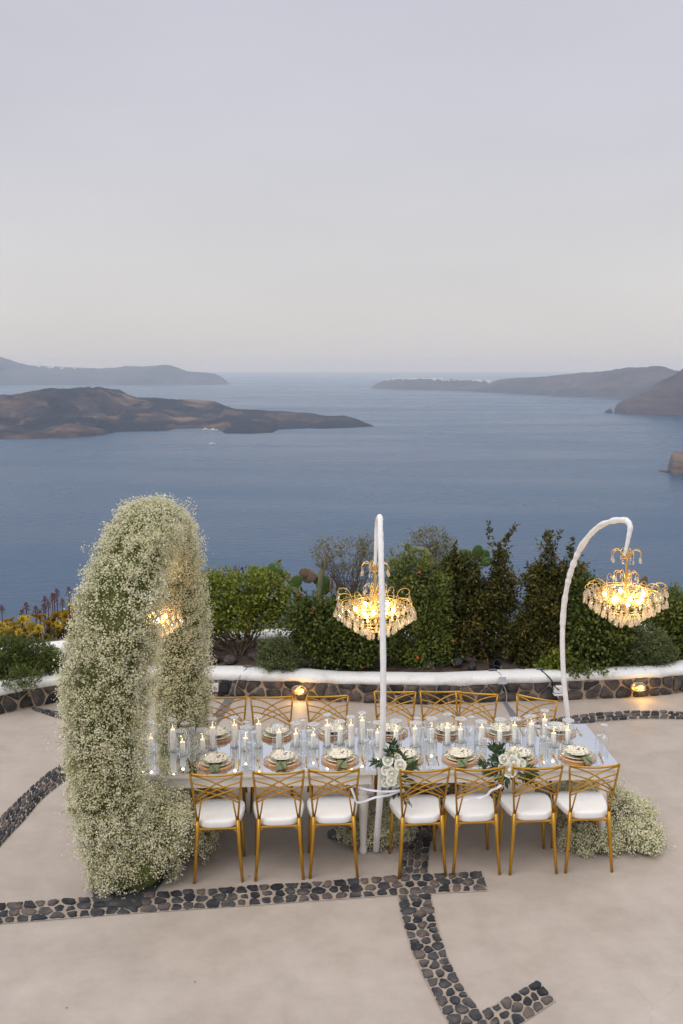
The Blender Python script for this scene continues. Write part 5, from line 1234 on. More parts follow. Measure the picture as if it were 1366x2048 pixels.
# ------------------------------------------------------------------ baby's breath
GYP_W = mat_leaf('babys_breath_bloom', [(0.62, 0.60, 0.27), (0.84, 0.80, 0.53), (0.93, 0.90, 0.70), (0.94, 0.925, 0.82)], rough=0.8, spec=0.1, transl=0.35)
GYP_G = mat_leaf('babys_breath_stem', [(0.12, 0.15, 0.03), (0.22, 0.25, 0.06), (0.33, 0.34, 0.11)], rough=0.7, spec=0.2, transl=0.2)
GYP_C = mat_noise('babys_breath_core', [(0.06, 0.07, 0.018), (0.14, 0.155, 0.045), (0.26, 0.27, 0.10)], 45, 0.9, 1.0, 120)
def gyp(parent, O, N, R, per, spread=0.022, size=0.0066, loose=0.0, off=(0, 0, 0)):
    # O: axis points, N: outward directions, R: distances; each row is one spray of blossom
    off = np.array(off); n = len(O)
    cn = fbm(O + N * R[:, None], 4.0, 3, 3)
    R = R * (1 + 0.22 * cn)
    r = R * (0.82 + 0.22 * RNG.random(n) ** 1.0 + loose * (RNG.random(n) < 0.03) * RNG.random(n))
    C = O + N * r[:, None]
    thin = fbm(C, 3.4, 14, 2)
    k = np.repeat(np.arange(n), per); k = k[RNG.random(len(k)) < np.clip(1.05 + 0.9 * thin[k], 0.5, 1.0)]; m = len(k)
    P = C[k] + RNG.normal(size=(m, 3)) * spread * (0.7 + 0.5 * RNG.random((n, 1)))[k]
    keep = P[:, 2] > 0.012; P, k = P[keep], k[keep]; m = len(P)
    D = N[k] * 0.8 + RNG.normal(size=(m, 3)) * 0.8; D /= np.linalg.norm(D, axis=1, keepdims=True)
    U = np.cross(D, RNG.normal(size=(m, 3))); U /= np.maximum(1e-9, np.linalg.norm(U, axis=1, keepdims=True)); W = np.cross(D, U)
    s = (size * (0.6 + 0.75 * RNG.random(m)))[:, None]
    V = np.stack([P + D * s * 0.45, P + U * s - D * s * 0.35, P + W * s - D * s * 0.35, P - U * s - D * s * 0.35, P - W * s - D * s * 0.35], 1).reshape(-1, 3) - off
    b = np.arange(m)[:, None] * 5
    Fc = np.concatenate([b + np.array([[0, 1, 2]]), b + np.array([[0, 2, 3]]), b + np.array([[0, 3, 4]]), b + np.array([[0, 4, 1]])], 0)
    t = np.clip(0.35 + 0.25 * cn[k] + 0.5 * RNG.random(m), 0, 1)
    tag(link('blossom', mesh_np('blossom', V, Fc, GYP_W, np.concatenate([t] * 4)), parent), kind='stuff')
    # fine stems: one thin blade from inside the spray to every third blossom
    q = np.arange(0, m, 2); A = O[k[q]] + N[k[q]] * (r[k[q]] * 0.62)[:, None] + RNG.normal(size=(len(q), 3)) * 0.02; E_ = P[q]
    sd = np.cross(E_ - A, RNG.normal(size=(len(q), 3))); sd /= np.maximum(1e-9, np.linalg.norm(sd, axis=1, keepdims=True)); sd *= 0.0019
    V = np.stack([A - sd, A + sd, E_], 1).reshape(-1, 3) - off
    V[:, 2] = np.maximum(V[:, 2], 0.005 - off[2])
    Fc = np.arange(len(q) * 3).reshape(-1, 3)
    tag(link('flower_stem', mesh_np('flower_stem', V, Fc, GYP_G, RNG.random(len(q))), parent), kind='stuff')
def clumps(O, N, R, per, r0, r1):
    n = len(O); rc = r0 + (r1 - r0) * RNG.random(n)
    C = O + N * (R - rc * 0.72)[:, None]
    k = np.repeat(np.arange(n), per); d = RNG.normal(size=(len(k), 3)); d /= np.linalg.norm(d, axis=1, keepdims=True)
    d = d + N[k] * 0.75; d /= np.linalg.norm(d, axis=1, keepdims=True)
    return C[k], d, rc[k]
arch_pts = [Vector((-1.72, 7.26, 0.05)), Vector((-1.77, 7.24, 0.6)), Vector((-1.79, 7.22, 1.2)), Vector((-1.76, 7.22, 1.75))]
for a in range(1, 12):
    t = math.pi * a / 12; arch_pts.append(Vector((-1.76 + 0.30 * (a / 12) ** 0.6, 8.03 - 0.81 * math.cos(t), 1.88 + 0.79 * math.sin(t))))
arch_pts += [Vector((-1.47, 8.86, 1.75)), Vector((-1.48, 8.90, 1.2)), Vector((-1.49, 8.93, 0.6)), Vector((-1.48, 8.93, 0.05))]
AP = np.array([p[:] for p in arch_pts]); seg = np.linalg.norm(np.diff(AP, axis=0), axis=1); cum = np.concatenate([[0], np.cumsum(seg)]); AL = cum[-1]
def arch_at(s): return np.stack([np.interp(s, cum, AP[:, j]) for j in range(3)], 1)
def arch_r(s): return np.interp(s / AL, [0, 0.12, 0.3, 0.42, 0.5, 0.58, 0.7, 1.0], [0.23, 0.305, 0.32, 0.28, 0.255, 0.245, 0.24, 0.25])
arch = empty('flower_arch', (-1.65, 8.05, 0)); tag(arch, "tall arch covered in white baby's breath over the left table end", 'flower arch')
aoff = (-1.65, 8.05, 0)
def arch_surface(n, even=False):
    if even:        # spread evenly: golden-angle spiral along the arch
        s = (np.arange(n) + 0.5 + 0.35 * RNG.normal(size=n)) / n * AL; ph = np.arange(n) * 2.39996 + 0.3 * RNG.normal(size=n)
    else:
        s = RNG.random(n) * AL; ph = RNG.random(n) * 2 * math.pi
    s = np.clip(s, 0, AL)
    O = arch_at(s); T = arch_at(np.minimum(s + 0.05, AL)) - arch_at(np.maximum(s - 0.05, 0)); T /= np.linalg.norm(T, axis=1, keepdims=True)
    X = np.tile(np.array([[1.0, 0.0, 0.0]]), (n, 1)); X -= T * (X * T).sum(1, keepdims=True); X /= np.linalg.norm(X, axis=1, keepdims=True); Y_ = np.cross(T, X)
    return O, X * np.cos(ph)[:, None] + Y_ * np.sin(ph)[:, None], arch_r(s)
def mound(blobs, n):
    v = np.array([b[3] * b[4] + b[4] * b[5] + b[3] * b[5] for b in blobs]); v /= v.sum(); w = RNG.choice(len(blobs), n, p=v); Bq = np.array(blobs)[w]
    d = RNG.normal(size=(n, 3)); d[:, 2] = np.abs(d[:, 2]) * 1.0 - 0.15; d /= np.linalg.norm(d, axis=1, keepdims=True)
    e = d * Bq[:, 3:6]; L_ = np.linalg.norm(e, axis=1)
    return Bq[:, :3], e / L_[:, None], L_
def join(*t): return tuple(np.concatenate(q, 0) for q in zip(*t))
foot_blobs = [(-1.60, 7.26, 0.20, 0.34, 0.30, 0.40), (-1.50, 7.42, 0.30, 0.36, 0.36, 0.42), (-1.36, 7.70, 0.20, 0.32, 0.40, 0.36), (-1.36, 8.15, 0.18, 0.28, 0.45, 0.34), (-1.38, 8.65, 0.20, 0.30, 0.35, 0.36)]
bO, bN, bR = join(arch_surface(5200), mound(foot_blobs, 2100))
cl = join(clumps(*arch_surface(380, True), 17, 0.08, 0.18), clumps(*mound(foot_blobs, 150), 17, 0.08, 0.16))
gyp(arch, *join((bO, bN, bR * 0.93), cl), 13, loose=0.55, off=aoff)
m2 = MB(); ss = np.linspace(0, AL, 90); PP = arch_at(ss); m2.tube([Vector(p) - Vector(aoff) for p in PP], [float(q) * 0.64 for q in arch_r(ss)], 14)
core = m2.mesh('greenery_core', GYP_C, True)
co = np.empty(len(core.vertices) * 3, np.float32); core.vertices.foreach_get('co', co); co = co.reshape(-1, 3); co *= 1; nz = fbm(co, 5, 8, 3)
cen = np.repeat(PP - np.array(aoff), 14, 0); co[:len(cen)] = cen + (co[:len(cen)] - cen) * (1 + 0.25 * nz[:len(cen), None]); core.vertices.foreach_set('co', co.ravel()); link('greenery_core', core, arch)
def blob_core(parent, blobs, k, off):
    for b in blobs:
        bm = bmesh.new(); bmesh.ops.create_icosphere(bm, subdivisions=3, radius=1.0)
        for v in bm.verts:
            v.co = Vector((v.co.x * b[3] * k, v.co.y * b[4] * k, v.co.z * b[5] * k)); v.co += Vector(b[:3]) - Vector(off); v.co.z = max(v.co.z, 0.006)
        me = bpy.data.meshes.new('greenery_core'); bm.to_mesh(me); bm.free(); smooth(me); me.materials.append(GYP_C); link('greenery_core', me, parent)
blob_core(arch, foot_blobs, 0.64, aoff)
def floor_plate(name_or_parent, pts, mat, h=0.012, name='base_plate', off=(0, 0, 0)):
    m3 = MB(); n = len(pts); P = [Vector(p) - Vector(off) for p in pts]
    m3.add([(p.x, p.y, 0.006) for p in P] + [(p.x, p.y, h) for p in P], [tuple(range(n, 2 * n))] + [(k, (k + 1) % n, n + (k + 1) % n, n + k) for k in range(n)])
    return m3.build(name, mat, name_or_parent)
floor_plate(arch, [G(188, 1806), G(192, 1816), G(278, 1817), G(292, 1809), G(345, 1740), G(400, 1664), G(408, 1630), G(405, 1580), G(260, 1580), G(180, 1740)], M['plate_metal'], 0.016, 'base_plate', aoff)

def gyp_pile(label, blobs, n, per=14):
    c = np.mean(np.array([b[:3] for b in blobs]), 0); c[2] = 0
    root = empty('flower_mound', tuple(c)); tag(root, label, 'flowers')
    o_, n_, r_ = mound(blobs, n // 2); gyp(root, *join((o_, n_, r_ * 0.93), clumps(*mound(blobs, n // 28), 15, 0.06, 0.12)), per, loose=0.5, off=tuple(c)); blob_core(root, blobs, 0.62, tuple(c)); return root
def gb(x, y, rx, ry, rz): p = G(x, y, 0.0); return (p.x, p.y, 0.05, rx, ry, rz)
gyp_pile("loose heap of white baby's breath on the floor at the right table end",
         [gb(1215, 1660, 0.34, 0.34, 0.32), gb(1262, 1690, 0.26, 0.24, 0.17), gb(1160, 1650, 0.22, 0.36, 0.26), gb(1260, 1655, 0.24, 0.3, 0.22), gb(1185, 1700, 0.26, 0.14, 0.15), gb(1160, 1590, 0.22, 0.2, 0.26), gb(1300, 1705, 0.12, 0.1, 0.08)], 2700)
gyp_pile("small cluster of white baby's breath around the foot of the central pole",
         [gb(750, 1672, 0.20, 0.18, 0.30), gb(712, 1684, 0.14, 0.12, 0.14), gb(798, 1672, 0.15, 0.13, 0.20), gb(745, 1694, 0.20, 0.08, 0.12)], 1300, 14)

# ------------------------------------------------------------------ wrapped poles
def catmull(P, k=8):
    out = []
    for i in range(len(P) - 1):
        a, b, c, d = P[max(i - 1, 0)], P[i], P[i + 1], P[min(i + 2, len(P) - 1)]
        for j in range(k):
            t = j / k; out.append(0.5 * ((2 * b) + (c - a) * t + (2 * a - 5 * b + 4 * c - d) * t * t + (3 * b - a - 3 * c + d) * t ** 3))
    out.append(P[-1]); return out
def wrapped_tube(pts, r0, r1, seed, dens=90):
    P = catmull(pts, 10); L = [0]
    for a, b in zip(P, P[1:]): L.append(L[-1] + (b - a).length)
    N = int(L[-1] * dens); Pn = np.array([p[:] for p in P]); s = np.linspace(0, L[-1], N)
    Q = np.stack([np.interp(s, L, Pn[:, j]) for j in range(3)], 1)
    S3 = np.stack([s, np.zeros(N), np.zeros(N)], 1)
    gather = np.clip(fbm(S3, 1.9, seed, 2) * 1.6 + 0.45, 0.0, 1)       # bunched and smooth stretches of cloth
    fold = np.abs(vnoise(S3, 17, seed + 4)) + 0.5 * np.abs(vnoise(S3, 44, seed + 6))
    R = np.interp(s, [0, L[-1]], [r0, r1]) * (1 + 0.36 * gather * (fold - 0.35) + 0.06 * fbm(S3, 3, seed + 9, 2))
    m3 = MB(); m3.tube([Vector(q) for q in Q], [float(r) for r in R], 18)
    V = np.array(m3.v); c = np.repeat(Q, 18, 0); rel = V - c; ang = np.tile(np.arange(18) / 18 * 2 * math.pi, N)
    sh = np.stack([np.repeat(s, 18) * 22 + 1.2 * np.sin(ang + np.repeat(s, 18) * 2), np.sin(ang), np.cos(ang)], 1)
    V = c + rel * (1 + 0.10 * np.repeat(gather, 18)[:, None] * vnoise(sh, 1.0, seed + 12)[:, None])
    m3.v = [tuple(v) for v in V]; return m3
def pole(label, pts, drop, r0, r1, plate, seed):
    root = empty('chandelier_stand', (pts[0].x, pts[0].y, 0)); tag(root, label, 'stand', 'white wrapped curved stands'); o = Vector(root.location)
    wrapped_tube([p - o for p in pts], r0, r1, seed).build('wrapped_pole', M['fabric'], root, sm=True)
    m3 = MB(); e = pts[-1] - o; k = [e + Vector((0, 0, 0.02)) * 0]
    wrapped_tube([p - o for p in [pts[-1]] + drop], r1 * 1.05, r1 * 0.55, seed + 30, 110).build('hanging_wrap', M['fabric'], root, sm=True)
    if plate:
        cx_, cy_, a, b = plate; P = []
        for q in range(40):
            t = 2 * math.pi * q / 40; c_, s_ = math.cos(t), math.sin(t)
            P.append(Vector((cx_ + a * math.copysign(abs(c_) ** 0.55, c_), cy_ + b * math.copysign(abs(s_) ** 0.9, s_), 0)))
        floor_plate(root, P, M['plate_metal'], 0.014, 'base_plate', o)
def ZP(xpx, Y, z):      # world x from the photograph column at a given distance and height
    return Vector(((xpx - CX) / F_PX * (Y * _c - (z - CAM_H) * _s), Y, z))
pg = G(752, 1672)
pole('white fabric wrapped curved stand rising before the middle of the table',
     [ZP(752, 7.78, 0.02), ZP(755, 7.62, 0.28), ZP(762, 7.52, 0.75), ZP(766, 7.48, 1.3), ZP(766, 7.55, 1.85), ZP(763, 7.70, 2.35), ZP(761, 7.88, 2.65), ZP(760, 8.05, 2.77), ZP(757, 8.20, 2.74)],
     [ZP(754, 8.25, 2.66), ZP(752, 8.24, 2.5), ZP(750, 8.22, 2.34)], 0.026, 0.022, (pg.x, pg.y + 0.02, 0.42, 0.15), 5)
bp_ = ZP(1150, 8.95, 0.02)
pole('white fabric wrapped curved stand bowing over the right end of the table',
     [bp_, AT(1142, 1500, 8.97), AT(1135, 1430, 9.0), AT(1127, 1350, 9.02), AT(1125, 1260, 9.0), AT(1131, 1190, 8.95), AT(1146, 1130, 8.85), AT(1168, 1085, 8.72), AT(1198, 1053, 8.55), AT(1228, 1041, 8.40), AT(1252, 1040, 8.28)],
     [AT(1260, 1052, 8.22), AT(1257, 1075, 8.20), AT(1249, 1112, 8.20)], 0.024, 0.022, (bp_.x, bp_.y, 0.36, 0.15), 9)

# ------------------------------------------------------------------ chandeliers
cm = MB()
def crystal_me(L_, w, seg=6):
    m3 = MB(); prof = [(0.0, 0.0), (0.18, -0.16), (0.36, -0.42), (0.5, -0.68), (0.34, -0.88), (0.0, -1.0)]
    m3.lathe([(max(r * w, 1e-4), z * L_) for r, z in prof], seg); m3.v = [(x, y * 0.5, z) for (x, y, z) in m3.v]; return m3.mesh('crystal', M['crystal'], False)
CR = [crystal_me(0.066, 0.036), crystal_me(0.050, 0.030), crystal_me(0.040, 0.023)]
bm = bmesh.new(); bmesh.ops.create_icosphere(bm, subdivisions=1, radius=0.006); bead_me = bpy.data.meshes.new('bead'); bm.to_mesh(bead_me); bm.free(); bead_me.materials.append(M['crystal'])
m3 = MB(); m3.lathe([(0.0, -0.018), (0.010, -0.014), (0.017, -0.002), (0.0165, 0.008), (0.010, 0.020), (0.004, 0.026), (0.0, 0.027)], 14); bulb_me = m3.mesh('bulb', M['bulb'], True)
def make_chandelier():
    root = empty('chandelier')
    m4 = MB(); m4.lathe([(0.006, 0.12), (0.018, 0.15), (0.010, 0.19), (0.024, 0.22), (0.012, 0.27), (0.008, 0.34), (0.016, 0.40), (0.007, 0.45), (0.012, 0.52), (0.006, 0.56), (0.008, 0.64), (0.004, 0.66)], 16); m4.build('column', M['brass'], root, sm=True)
    tiers = [(0.335, 0.262, 30, 0), (0.285, 0.222, 28, 0), (0.232, 0.182, 24, 0), (0.178, 0.145, 18, 0), (0.118, 0.10, 12, 0), (0.062, 0.075, 7, 0), (0.25, 0.30, 18, 1), (0.17, 0.33, 14, 1), (0.30, 0.315, 16, 1), (0.20, 0.24, 16, 1), (0.10, 0.30, 10, 2)]
    for (r, z, n, k) in tiers:
        m4 = MB(); m4.tube([(r * math.cos(2 * math.pi * i / 36), r * math.sin(2 * math.pi * i / 36), z) for i in range(36)], 0.0026, 5, closed=True); m4.build('ring', M['brass'], root, sm=True)
        for i in range(n):
            a = 2 * math.pi * (i + random.uniform(-.25, .25)) / n
            o = link('crystal', CR[k], root, (r * math.cos(a), r * math.sin(a), z - 0.006)); o.rotation_euler = (random.uniform(-.12, .12), random.uniform(-.12, .12), random.uniform(0, 3.14))
            sc = random.uniform(0.85, 1.15); o.scale = (sc, sc, sc)
    for i in range(12):                                   # scrolled arms of the wide tier
        a = 2 * math.pi * i / 12 + random.uniform(-.1, .1); c_, s_ = math.cos(a), math.sin(a); rr = 0.30 + 0.04 * (i % 3) / 2; hz = 0.34 + 0.06 * ((i * 7) % 4) / 3
        pr = [(0.02, 0.22), (0.09, 0.20), (0.17, 0.235), (rr - 0.10, hz - 0.02), (rr - 0.05, hz + 0.012), (rr, hz), (rr + 0.012, hz - 0.035), (rr - 0.02, hz - 0.045)]
        m4 = MB(); m4.tube(catmull([Vector((c_ * r, s_ * r, z)) for r, z in pr], 4), 0.0034, 5); m4.build('arm', M['brass'], root, sm=True)
        o = link('crystal', CR[0], root, (c_ * (rr + 0.012), s_ * (rr + 0.012), hz - 0.045)); o.rotation_euler = (0, 0, a)
        for q in range(5):
            f = q / 5; link('bead', bead_me, root, (c_ * (0.10 + (rr - 0.12) * f), s_ * (0.10 + (rr - 0.12) * f), 0.33 + (hz - 0.31) * f - 0.03 * math.sin(math.pi * f)))
    for i in range(34):                                   # loose wire loops that fill the basket
        a = random.uniform(0, 6.283); r0 = random.uniform(0.06, 0.26); P = []
        for q in range(9):
            t = q / 8; P.append(Vector(((r0 + 0.05 * math.sin(t * 6)) * math.cos(a + t * 0.8), (r0 + 0.05 * math.sin(t * 6)) * math.sin(a + t * 0.8), 0.16 + 0.55 * r0 * 0.6 + 0.09 * math.sin(math.pi * t))))
        m4 = MB(); m4.tube(P, 0.0028, 5); m4.build('wire_loop', M['brass'], root, sm=True)
    for (n, r, z0, h, dr, kk) in ((8, 0.03, 0.42, 0.055, 0.07, 2), (8, 0.02, 0.585, 0.075, 0.105, 1)):      # crown tiers
        for i in range(n):
            a = 2 * math.pi * i / n + 0.3; c_, s_ = math.cos(a), math.sin(a); d2 = dr * random.uniform(0.8, 1.1)
            pr = [(r, z0), (r + d2 * 0.35, z0 + h * 0.9), (r + d2 * 0.75, z0 + h), (r + d2, z0 + h * 0.6), (r + d2 * 0.95, z0 + h * 0.25)]
            m4 = MB(); m4.tube(catmull([Vector((c_ * q, s_ * q, z)) for q, z in pr], 4), 0.0034, 5); m4.build('arm', M['brass'], root, sm=True)
            o = link('crystal', CR[kk], root, (c_ * (r + d2 * 0.95), s_ * (r + d2 * 0.95), z0 + h * 0.22)); o.rotation_euler = (0, 0, a)
        for i in range(10):
            a = 2 * math.pi * i / 10; link('bead', bead_me, root, (0.03 * math.cos(a), 0.03 * math.sin(a), z0 - 0.02 - 0.012 * (i % 3)))
    for i in range(10):
        a = 2 * math.pi * (i + 0.3) / 10; r = 0.17 if i % 2 else 0.11; z = 0.265 if i % 2 else 0.215
        o = link('bulb', bulb_me, root, (r * math.cos(a), r * math.sin(a), z))
        m4 = MB(); m4.tube([(0.02 * math.cos(a), 0.02 * math.sin(a), 0.2), (r * 0.6 * math.cos(a), r * 0.6 * math.sin(a), z - 0.05), (r * math.cos(a), r * math.sin(a), z - 0.016)], [0.004, 0.004, 0.008], 6); m4.build('lamp_holder', M['brass'], root, sm=True)
    for i in range(5):
        a = 2 * math.pi * i / 5 + 0.6
        ld = bpy.data.lights.new('bulb_light', 'POINT'); ld.energy = 1.7; ld.color = (1.0, 0.70, 0.32); ld.shadow_soft_size = 0.02
        lo = bpy.data.objects.new('bulb_light', ld); COL.objects.link(lo); lo.parent = root; lo.location = (0.135 * math.cos(a), 0.135 * math.sin(a), 0.24)
    return root
c1 = make_chandelier(); c2 = copy_tree(c1); c3 = copy_tree(c1)
for o, p, rz, lb in ((c1, AT(750, 1278, 8.22), 0.0, 'lit gold and crystal chandelier behind the central wrapped pole'), (c2, AT(1248, 1253, 8.20), 0.7, 'lit gold and crystal chandelier hanging from the right wrapped pole'),
                     (c3, AT(300, 1285, 8.05), 1.9, 'lit gold and crystal chandelier half hidden inside the flower arch')):
    o.location = p; o.rotation_euler = (0, 0, rz); tag(o, lb, 'chandelier', 'crystal chandeliers')
c3.scale = (0.8, 0.8, 0.8)

# ------------------------------------------------------------------ bouquets
PETAL = mat_noise('white_petal', [(0.74, 0.72, 0.60), (0.84, 0.83, 0.76)], 30, 0.6, spec=0.3)
BUD = mat_noise('green_bud', [(0.42, 0.46, 0.16), (0.66, 0.66, 0.40)], 30, 0.6)
LEAF_B = mat_noise('bouquet_leaf', [(0.018, 0.045, 0.014), (0.05, 0.095, 0.03)], 8, 0.45, rand=0.25, spec=0.4)
STEM_B = mat_noise('bouquet_stem', [(0.03, 0.065, 0.015), (0.07, 0.12, 0.03)], 30, 0.5)
def rose_mesh(seed):
    rs = random.Random(seed); m3 = MB()
    for ring, (n, r, h, w, fl) in enumerate(((3, 0.010, 0.036, 1.3, 0.0), (4, 0.018, 0.036, 1.0, 0.12), (5, 0.026, 0.034, 0.85, 0.35), (6, 0.034, 0.030, 0.72, 0.8))):
        for k in range(n):
            a0 = 2 * math.pi * (k + 0.37 * ring) / n + rs.uniform(-.1, .1); vs2 = []
            for i in range(5):
                v = i / 4
                for j in range(6):
                    u = -1 + 2 * j / 5; wd = w * math.sin(math.pi * (0.18 + 0.62 * v)) ** 0.8; a = a0 + u * wd
                    rr = r * (0.35 + 0.65 * math.sin(min(1, v * 1.2) * math.pi / 2)) + fl * 0.02 * v ** 3 + 0.0025 * rs.uniform(-1, 1) * v
                    z = h * v - 0.006 * u * u * v - fl * 0.012 * v ** 4
                    vs2.append((rr * math.cos(a), rr * math.sin(a), z))
            m3.add(vs2, [(i * 6 + j, i * 6 + j + 1, (i + 1) * 6 + j + 1, (i + 1) * 6 + j) for i in range(4) for j in range(5)])
    m3.lathe([(0.012, 0.002), (0.0165, 0.016), (0.014, 0.028), (0.008, 0.034), (0.0, 0.0345)], 12)
    return m3.mesh('rose', PETAL, True)
ROSES = [rose_mesh(s) for s in range(3)]
m3 = MB(); vs2 = []
for i in range(6):
    v = i / 5; w = 0.5 * math.sin(math.pi * min(1, v * 0.92 + 0.08)) ** 0.9 * 0.34
    vs2 += [(-w, v, 0.10 * w - 0.12 * v * v), (0, v, -0.05 * math.sin(math.pi * v) - 0.12 * v * v), (w, v, 0.10 * w - 0.12 * v * v)]
m3.add(vs2, [(i * 3 + k, i * 3 + k + 1, (i + 1) * 3 + k + 1, (i + 1) * 3 + k) for i in range(5) for k in range(2)]); BLEAF = m3.mesh('leaf', LEAF_B, True)
bm = bmesh.new(); bmesh.ops.create_icosphere(bm, subdivisions=2, radius=0.009)
for v in bm.verts: v.co.z *= 1.3
bud_me = bpy.data.meshes.new('bud'); bm.to_mesh(bud_me); bm.free(); smooth(bud_me); bud_me.materials.append(BUD)
def bouquet(label, Y, centre, tie, tail, roses, sprigs, buds, big):
    c = AT(*tie, Y); root = empty('bouquet', c); tag(root, label, 'bouquet', 'white rose bouquets on the chairs')
    s = MPP(Y, 0.9)
    def W(x, y, dy=0.0): return AT(x, y, Y + dy) - c
    for k, (x, y, sz, dy) in enumerate(roses):
        o = link('rose', ROSES[k % 3], root, W(x, y, dy)); q = sz * s / 0.088; o.scale = (q, q, q)
        d = (AT(x, y, Y + dy) - AT(*centre, Y + 0.10)).normalized() * 0.55 + Vector((0, -0.85, 0.45)); o.rotation_euler = d.to_track_quat('Z', 'Y').to_euler()
    for (x, y, dy) in buds: link('bud', bud_me, root, W(x, y, dy)).rotation_euler = (random.uniform(-1, 1), random.uniform(-1, 1), 0)
    def leaf(p, d, L_, tw):
        o = link('leaf', BLEAF, root, p); d = d.normalized(); z = (Vector((0, -0.7, 0.8)) + Vector((random.uniform(-.7, .7), random.uniform(-.7, .7), random.uniform(-.5, .5)))); x = d.cross(z).normalized(); z = x.cross(d)
        o.rotation_euler = Matrix((x, d, z)).transposed().to_euler(); o.scale = (L_ * tw, L_, L_)
    sm_ = MB()
    for sg in sprigs:
        P = catmull([W(x, y, dy) for (x, y, dy) in sg], 5); sm_.tube(P, 0.0018, 5)
        for k in range(2, len(P)):
            t = (P[k] - P[k - 1]).normalized(); side = t.cross(Vector((0, -1, 0.3))).normalized()
            for sd in (-1, 1):
                if random.random() < 0.95: leaf(P[k], t * 0.75 + side * sd * random.uniform(0.5, 1.0) + Vector((0, random.uniform(-.4, .3), 0)), random.uniform(0.04, 0.062), 0.9)
        leaf(P[-1], P[-1] - P[-2], 0.05, 0.85)
    for k, (x, y, dy) in enumerate(big):
        p = W(x, y, dy); leaf(p, p - (AT(*centre, Y) - c) * 0.7 + Vector((random.uniform(-.02, .02), -0.01, random.uniform(-.02, .02))), random.uniform(0.055, 0.085), 1.25)
    for k in range(15):
        a = W(tie[0] + random.uniform(-5, 5), tie[1] + random.uniform(-3, 3), random.uniform(-.02, .02)); b = W(tail[0] + random.uniform(-11, 11), tail[1] + random.uniform(-8, 6), random.uniform(-.03, .03)); t = W(centre[0] + random.uniform(-14, 14), centre[1] + random.uniform(-5, 14), random.uniform(0, .05))
        sm_.tube([t, a, b], 0.0026, 5)
    sm_.build('stems', STEM_B, root, sm=True)
    m4 = MB(); ax = (W(*tail) - W(*centre)).normalized(); t0 = Vector((0, 0, 0))
    m4.tube([t0 - ax * 0.016, t0, t0 + ax * 0.016], [0.024, 0.025, 0.024], 14, cap=False); m4.build('tie', M['ribbon'], root, sm=True)
YB = 7.40
bouquet('white rose bouquet with dark leaves tied beside the central pole', YB, (790, 1548), (803, 1580), (814, 1610),
        [(776, 1522, 20, 0.0), (800, 1531, 22, -0.02), (784, 1548, 22, -0.03), (783, 1561, 19, -0.05), (772, 1541, 18, 0.0), (795, 1516, 15, 0.02), (793, 1566, 15, -0.03), (772, 1565, 17, 0.0), (770, 1582, 10, 0.0)],
        [[(795, 1530, 0.03), (794, 1510, 0.03), (790, 1495, 0.02), (786, 1486, 0.02)], [(790, 1520, 0), (781, 1508, 0), (777, 1500, 0)], [(780, 1535, 0.03), (762, 1527, 0.03), (748, 1524, 0.03)], [(808, 1545, 0), (820, 1535, 0), (828, 1532, 0)], [(800, 1525, 0.02), (806, 1513, 0.02)]],
        [(778, 1515, 0), (793, 1508, 0), (781, 1530, 0), (790, 1511, 0), (776, 1554, -0.01), (799, 1545, -0.01), (800, 1552, 0), (796, 1556, 0)],
        [(803, 1553, 0), (808, 1548, 0), (800, 1565, 0), (806, 1572, 0), (793, 1575, -0.02), (783, 1574, -0.02), (776, 1570, -0.01), (799, 1540, 0), (788, 1535, 0.01), (800, 1558, -0.02), (809, 1560, 0), (797, 1578, -0.01), (804, 1545, -0.02), (790, 1580, -0.02)])
bouquet('white rose bouquet with long leafy sprigs tied on a right chair', YB + 0.06, (1012, 1536), (1001, 1571), (991, 1598),
        [(1018, 1540, 27, -0.05), (1026, 1526, 24, -0.03), (1022, 1513, 21, 0.0), (1008, 1519, 19, 0.0), (1036, 1535, 20, 0.0), (1005, 1532, 15, 0.0), (1033, 1517, 17, 0.03), (1043, 1527, 16, 0.03), (1030, 1547, 17, -0.02)],
        [[(1004, 1545, 0), (988, 1536, 0), (974, 1530, 0), (962, 1526, 0)], [(1003, 1535, 0), (994, 1524, 0), (986, 1517, 0)], [(1004, 1525, 0.02), (996, 1508, 0.02), (990, 1498, 0.02), (984, 1492, 0.02)], [(1008, 1515, 0.03), (1003, 1502, 0.03), (1001, 1494, 0.03)],
         [(1040, 1540, 0), (1054, 1545, 0), (1064, 1550, 0)], [(1038, 1548, 0), (1050, 1556, 0), (1056, 1562, 0)], [(1000, 1550, 0), (985, 1546, 0), (972, 1544, 0)], [(1045, 1535, 0.02), (1062, 1538, 0.02), (1072, 1550, 0.02)]],
        [(1014, 1501, 0), (1021, 1503, 0), (1028, 1505, 0), (1035, 1503, 0), (1038, 1508, 0), (1010, 1526, -0.01), (1013, 1512, 0), (1016, 1518, -0.01), (1040, 1512, 0), (1012, 1508, 0), (1030, 1500, 0)],
        [(1003, 1548, 0), (998, 1552, 0), (1006, 1556, -0.02), (1012, 1552, -0.03), (1020, 1552, -0.03), (1028, 1554, -0.02), (1005, 1542, -0.01), (1034, 1550, -0.01), (1000, 1560, 0), (1010, 1562, 0), (996, 1545, 0), (1032, 1545, -0.03), (1006, 1566, 0), (1025, 1560, 0)])
def ribbon(label, pts, w):
    P = catmull([Vector(p) for p in pts], 7); m4 = MB(); vs2 = []
    for i, p in enumerate(P):
        t = (P[min(i + 1, len(P) - 1)] - P[max(i - 1, 0)]).normalized(); s = t.cross(Vector((0, -1, 0.4 + 0.3 * math.sin(i * 0.5)))).normalized(); vs2 += [p - s * w, p + s * w]
    m4.add(vs2, [(2 * i, 2 * i + 1, 2 * i + 3, 2 * i + 2) for i in range(len(P) - 1)]); return tag(m4.build('ribbon', M['ribbon'], sm=True), label, 'ribbon', 'white bouquet ribbons')
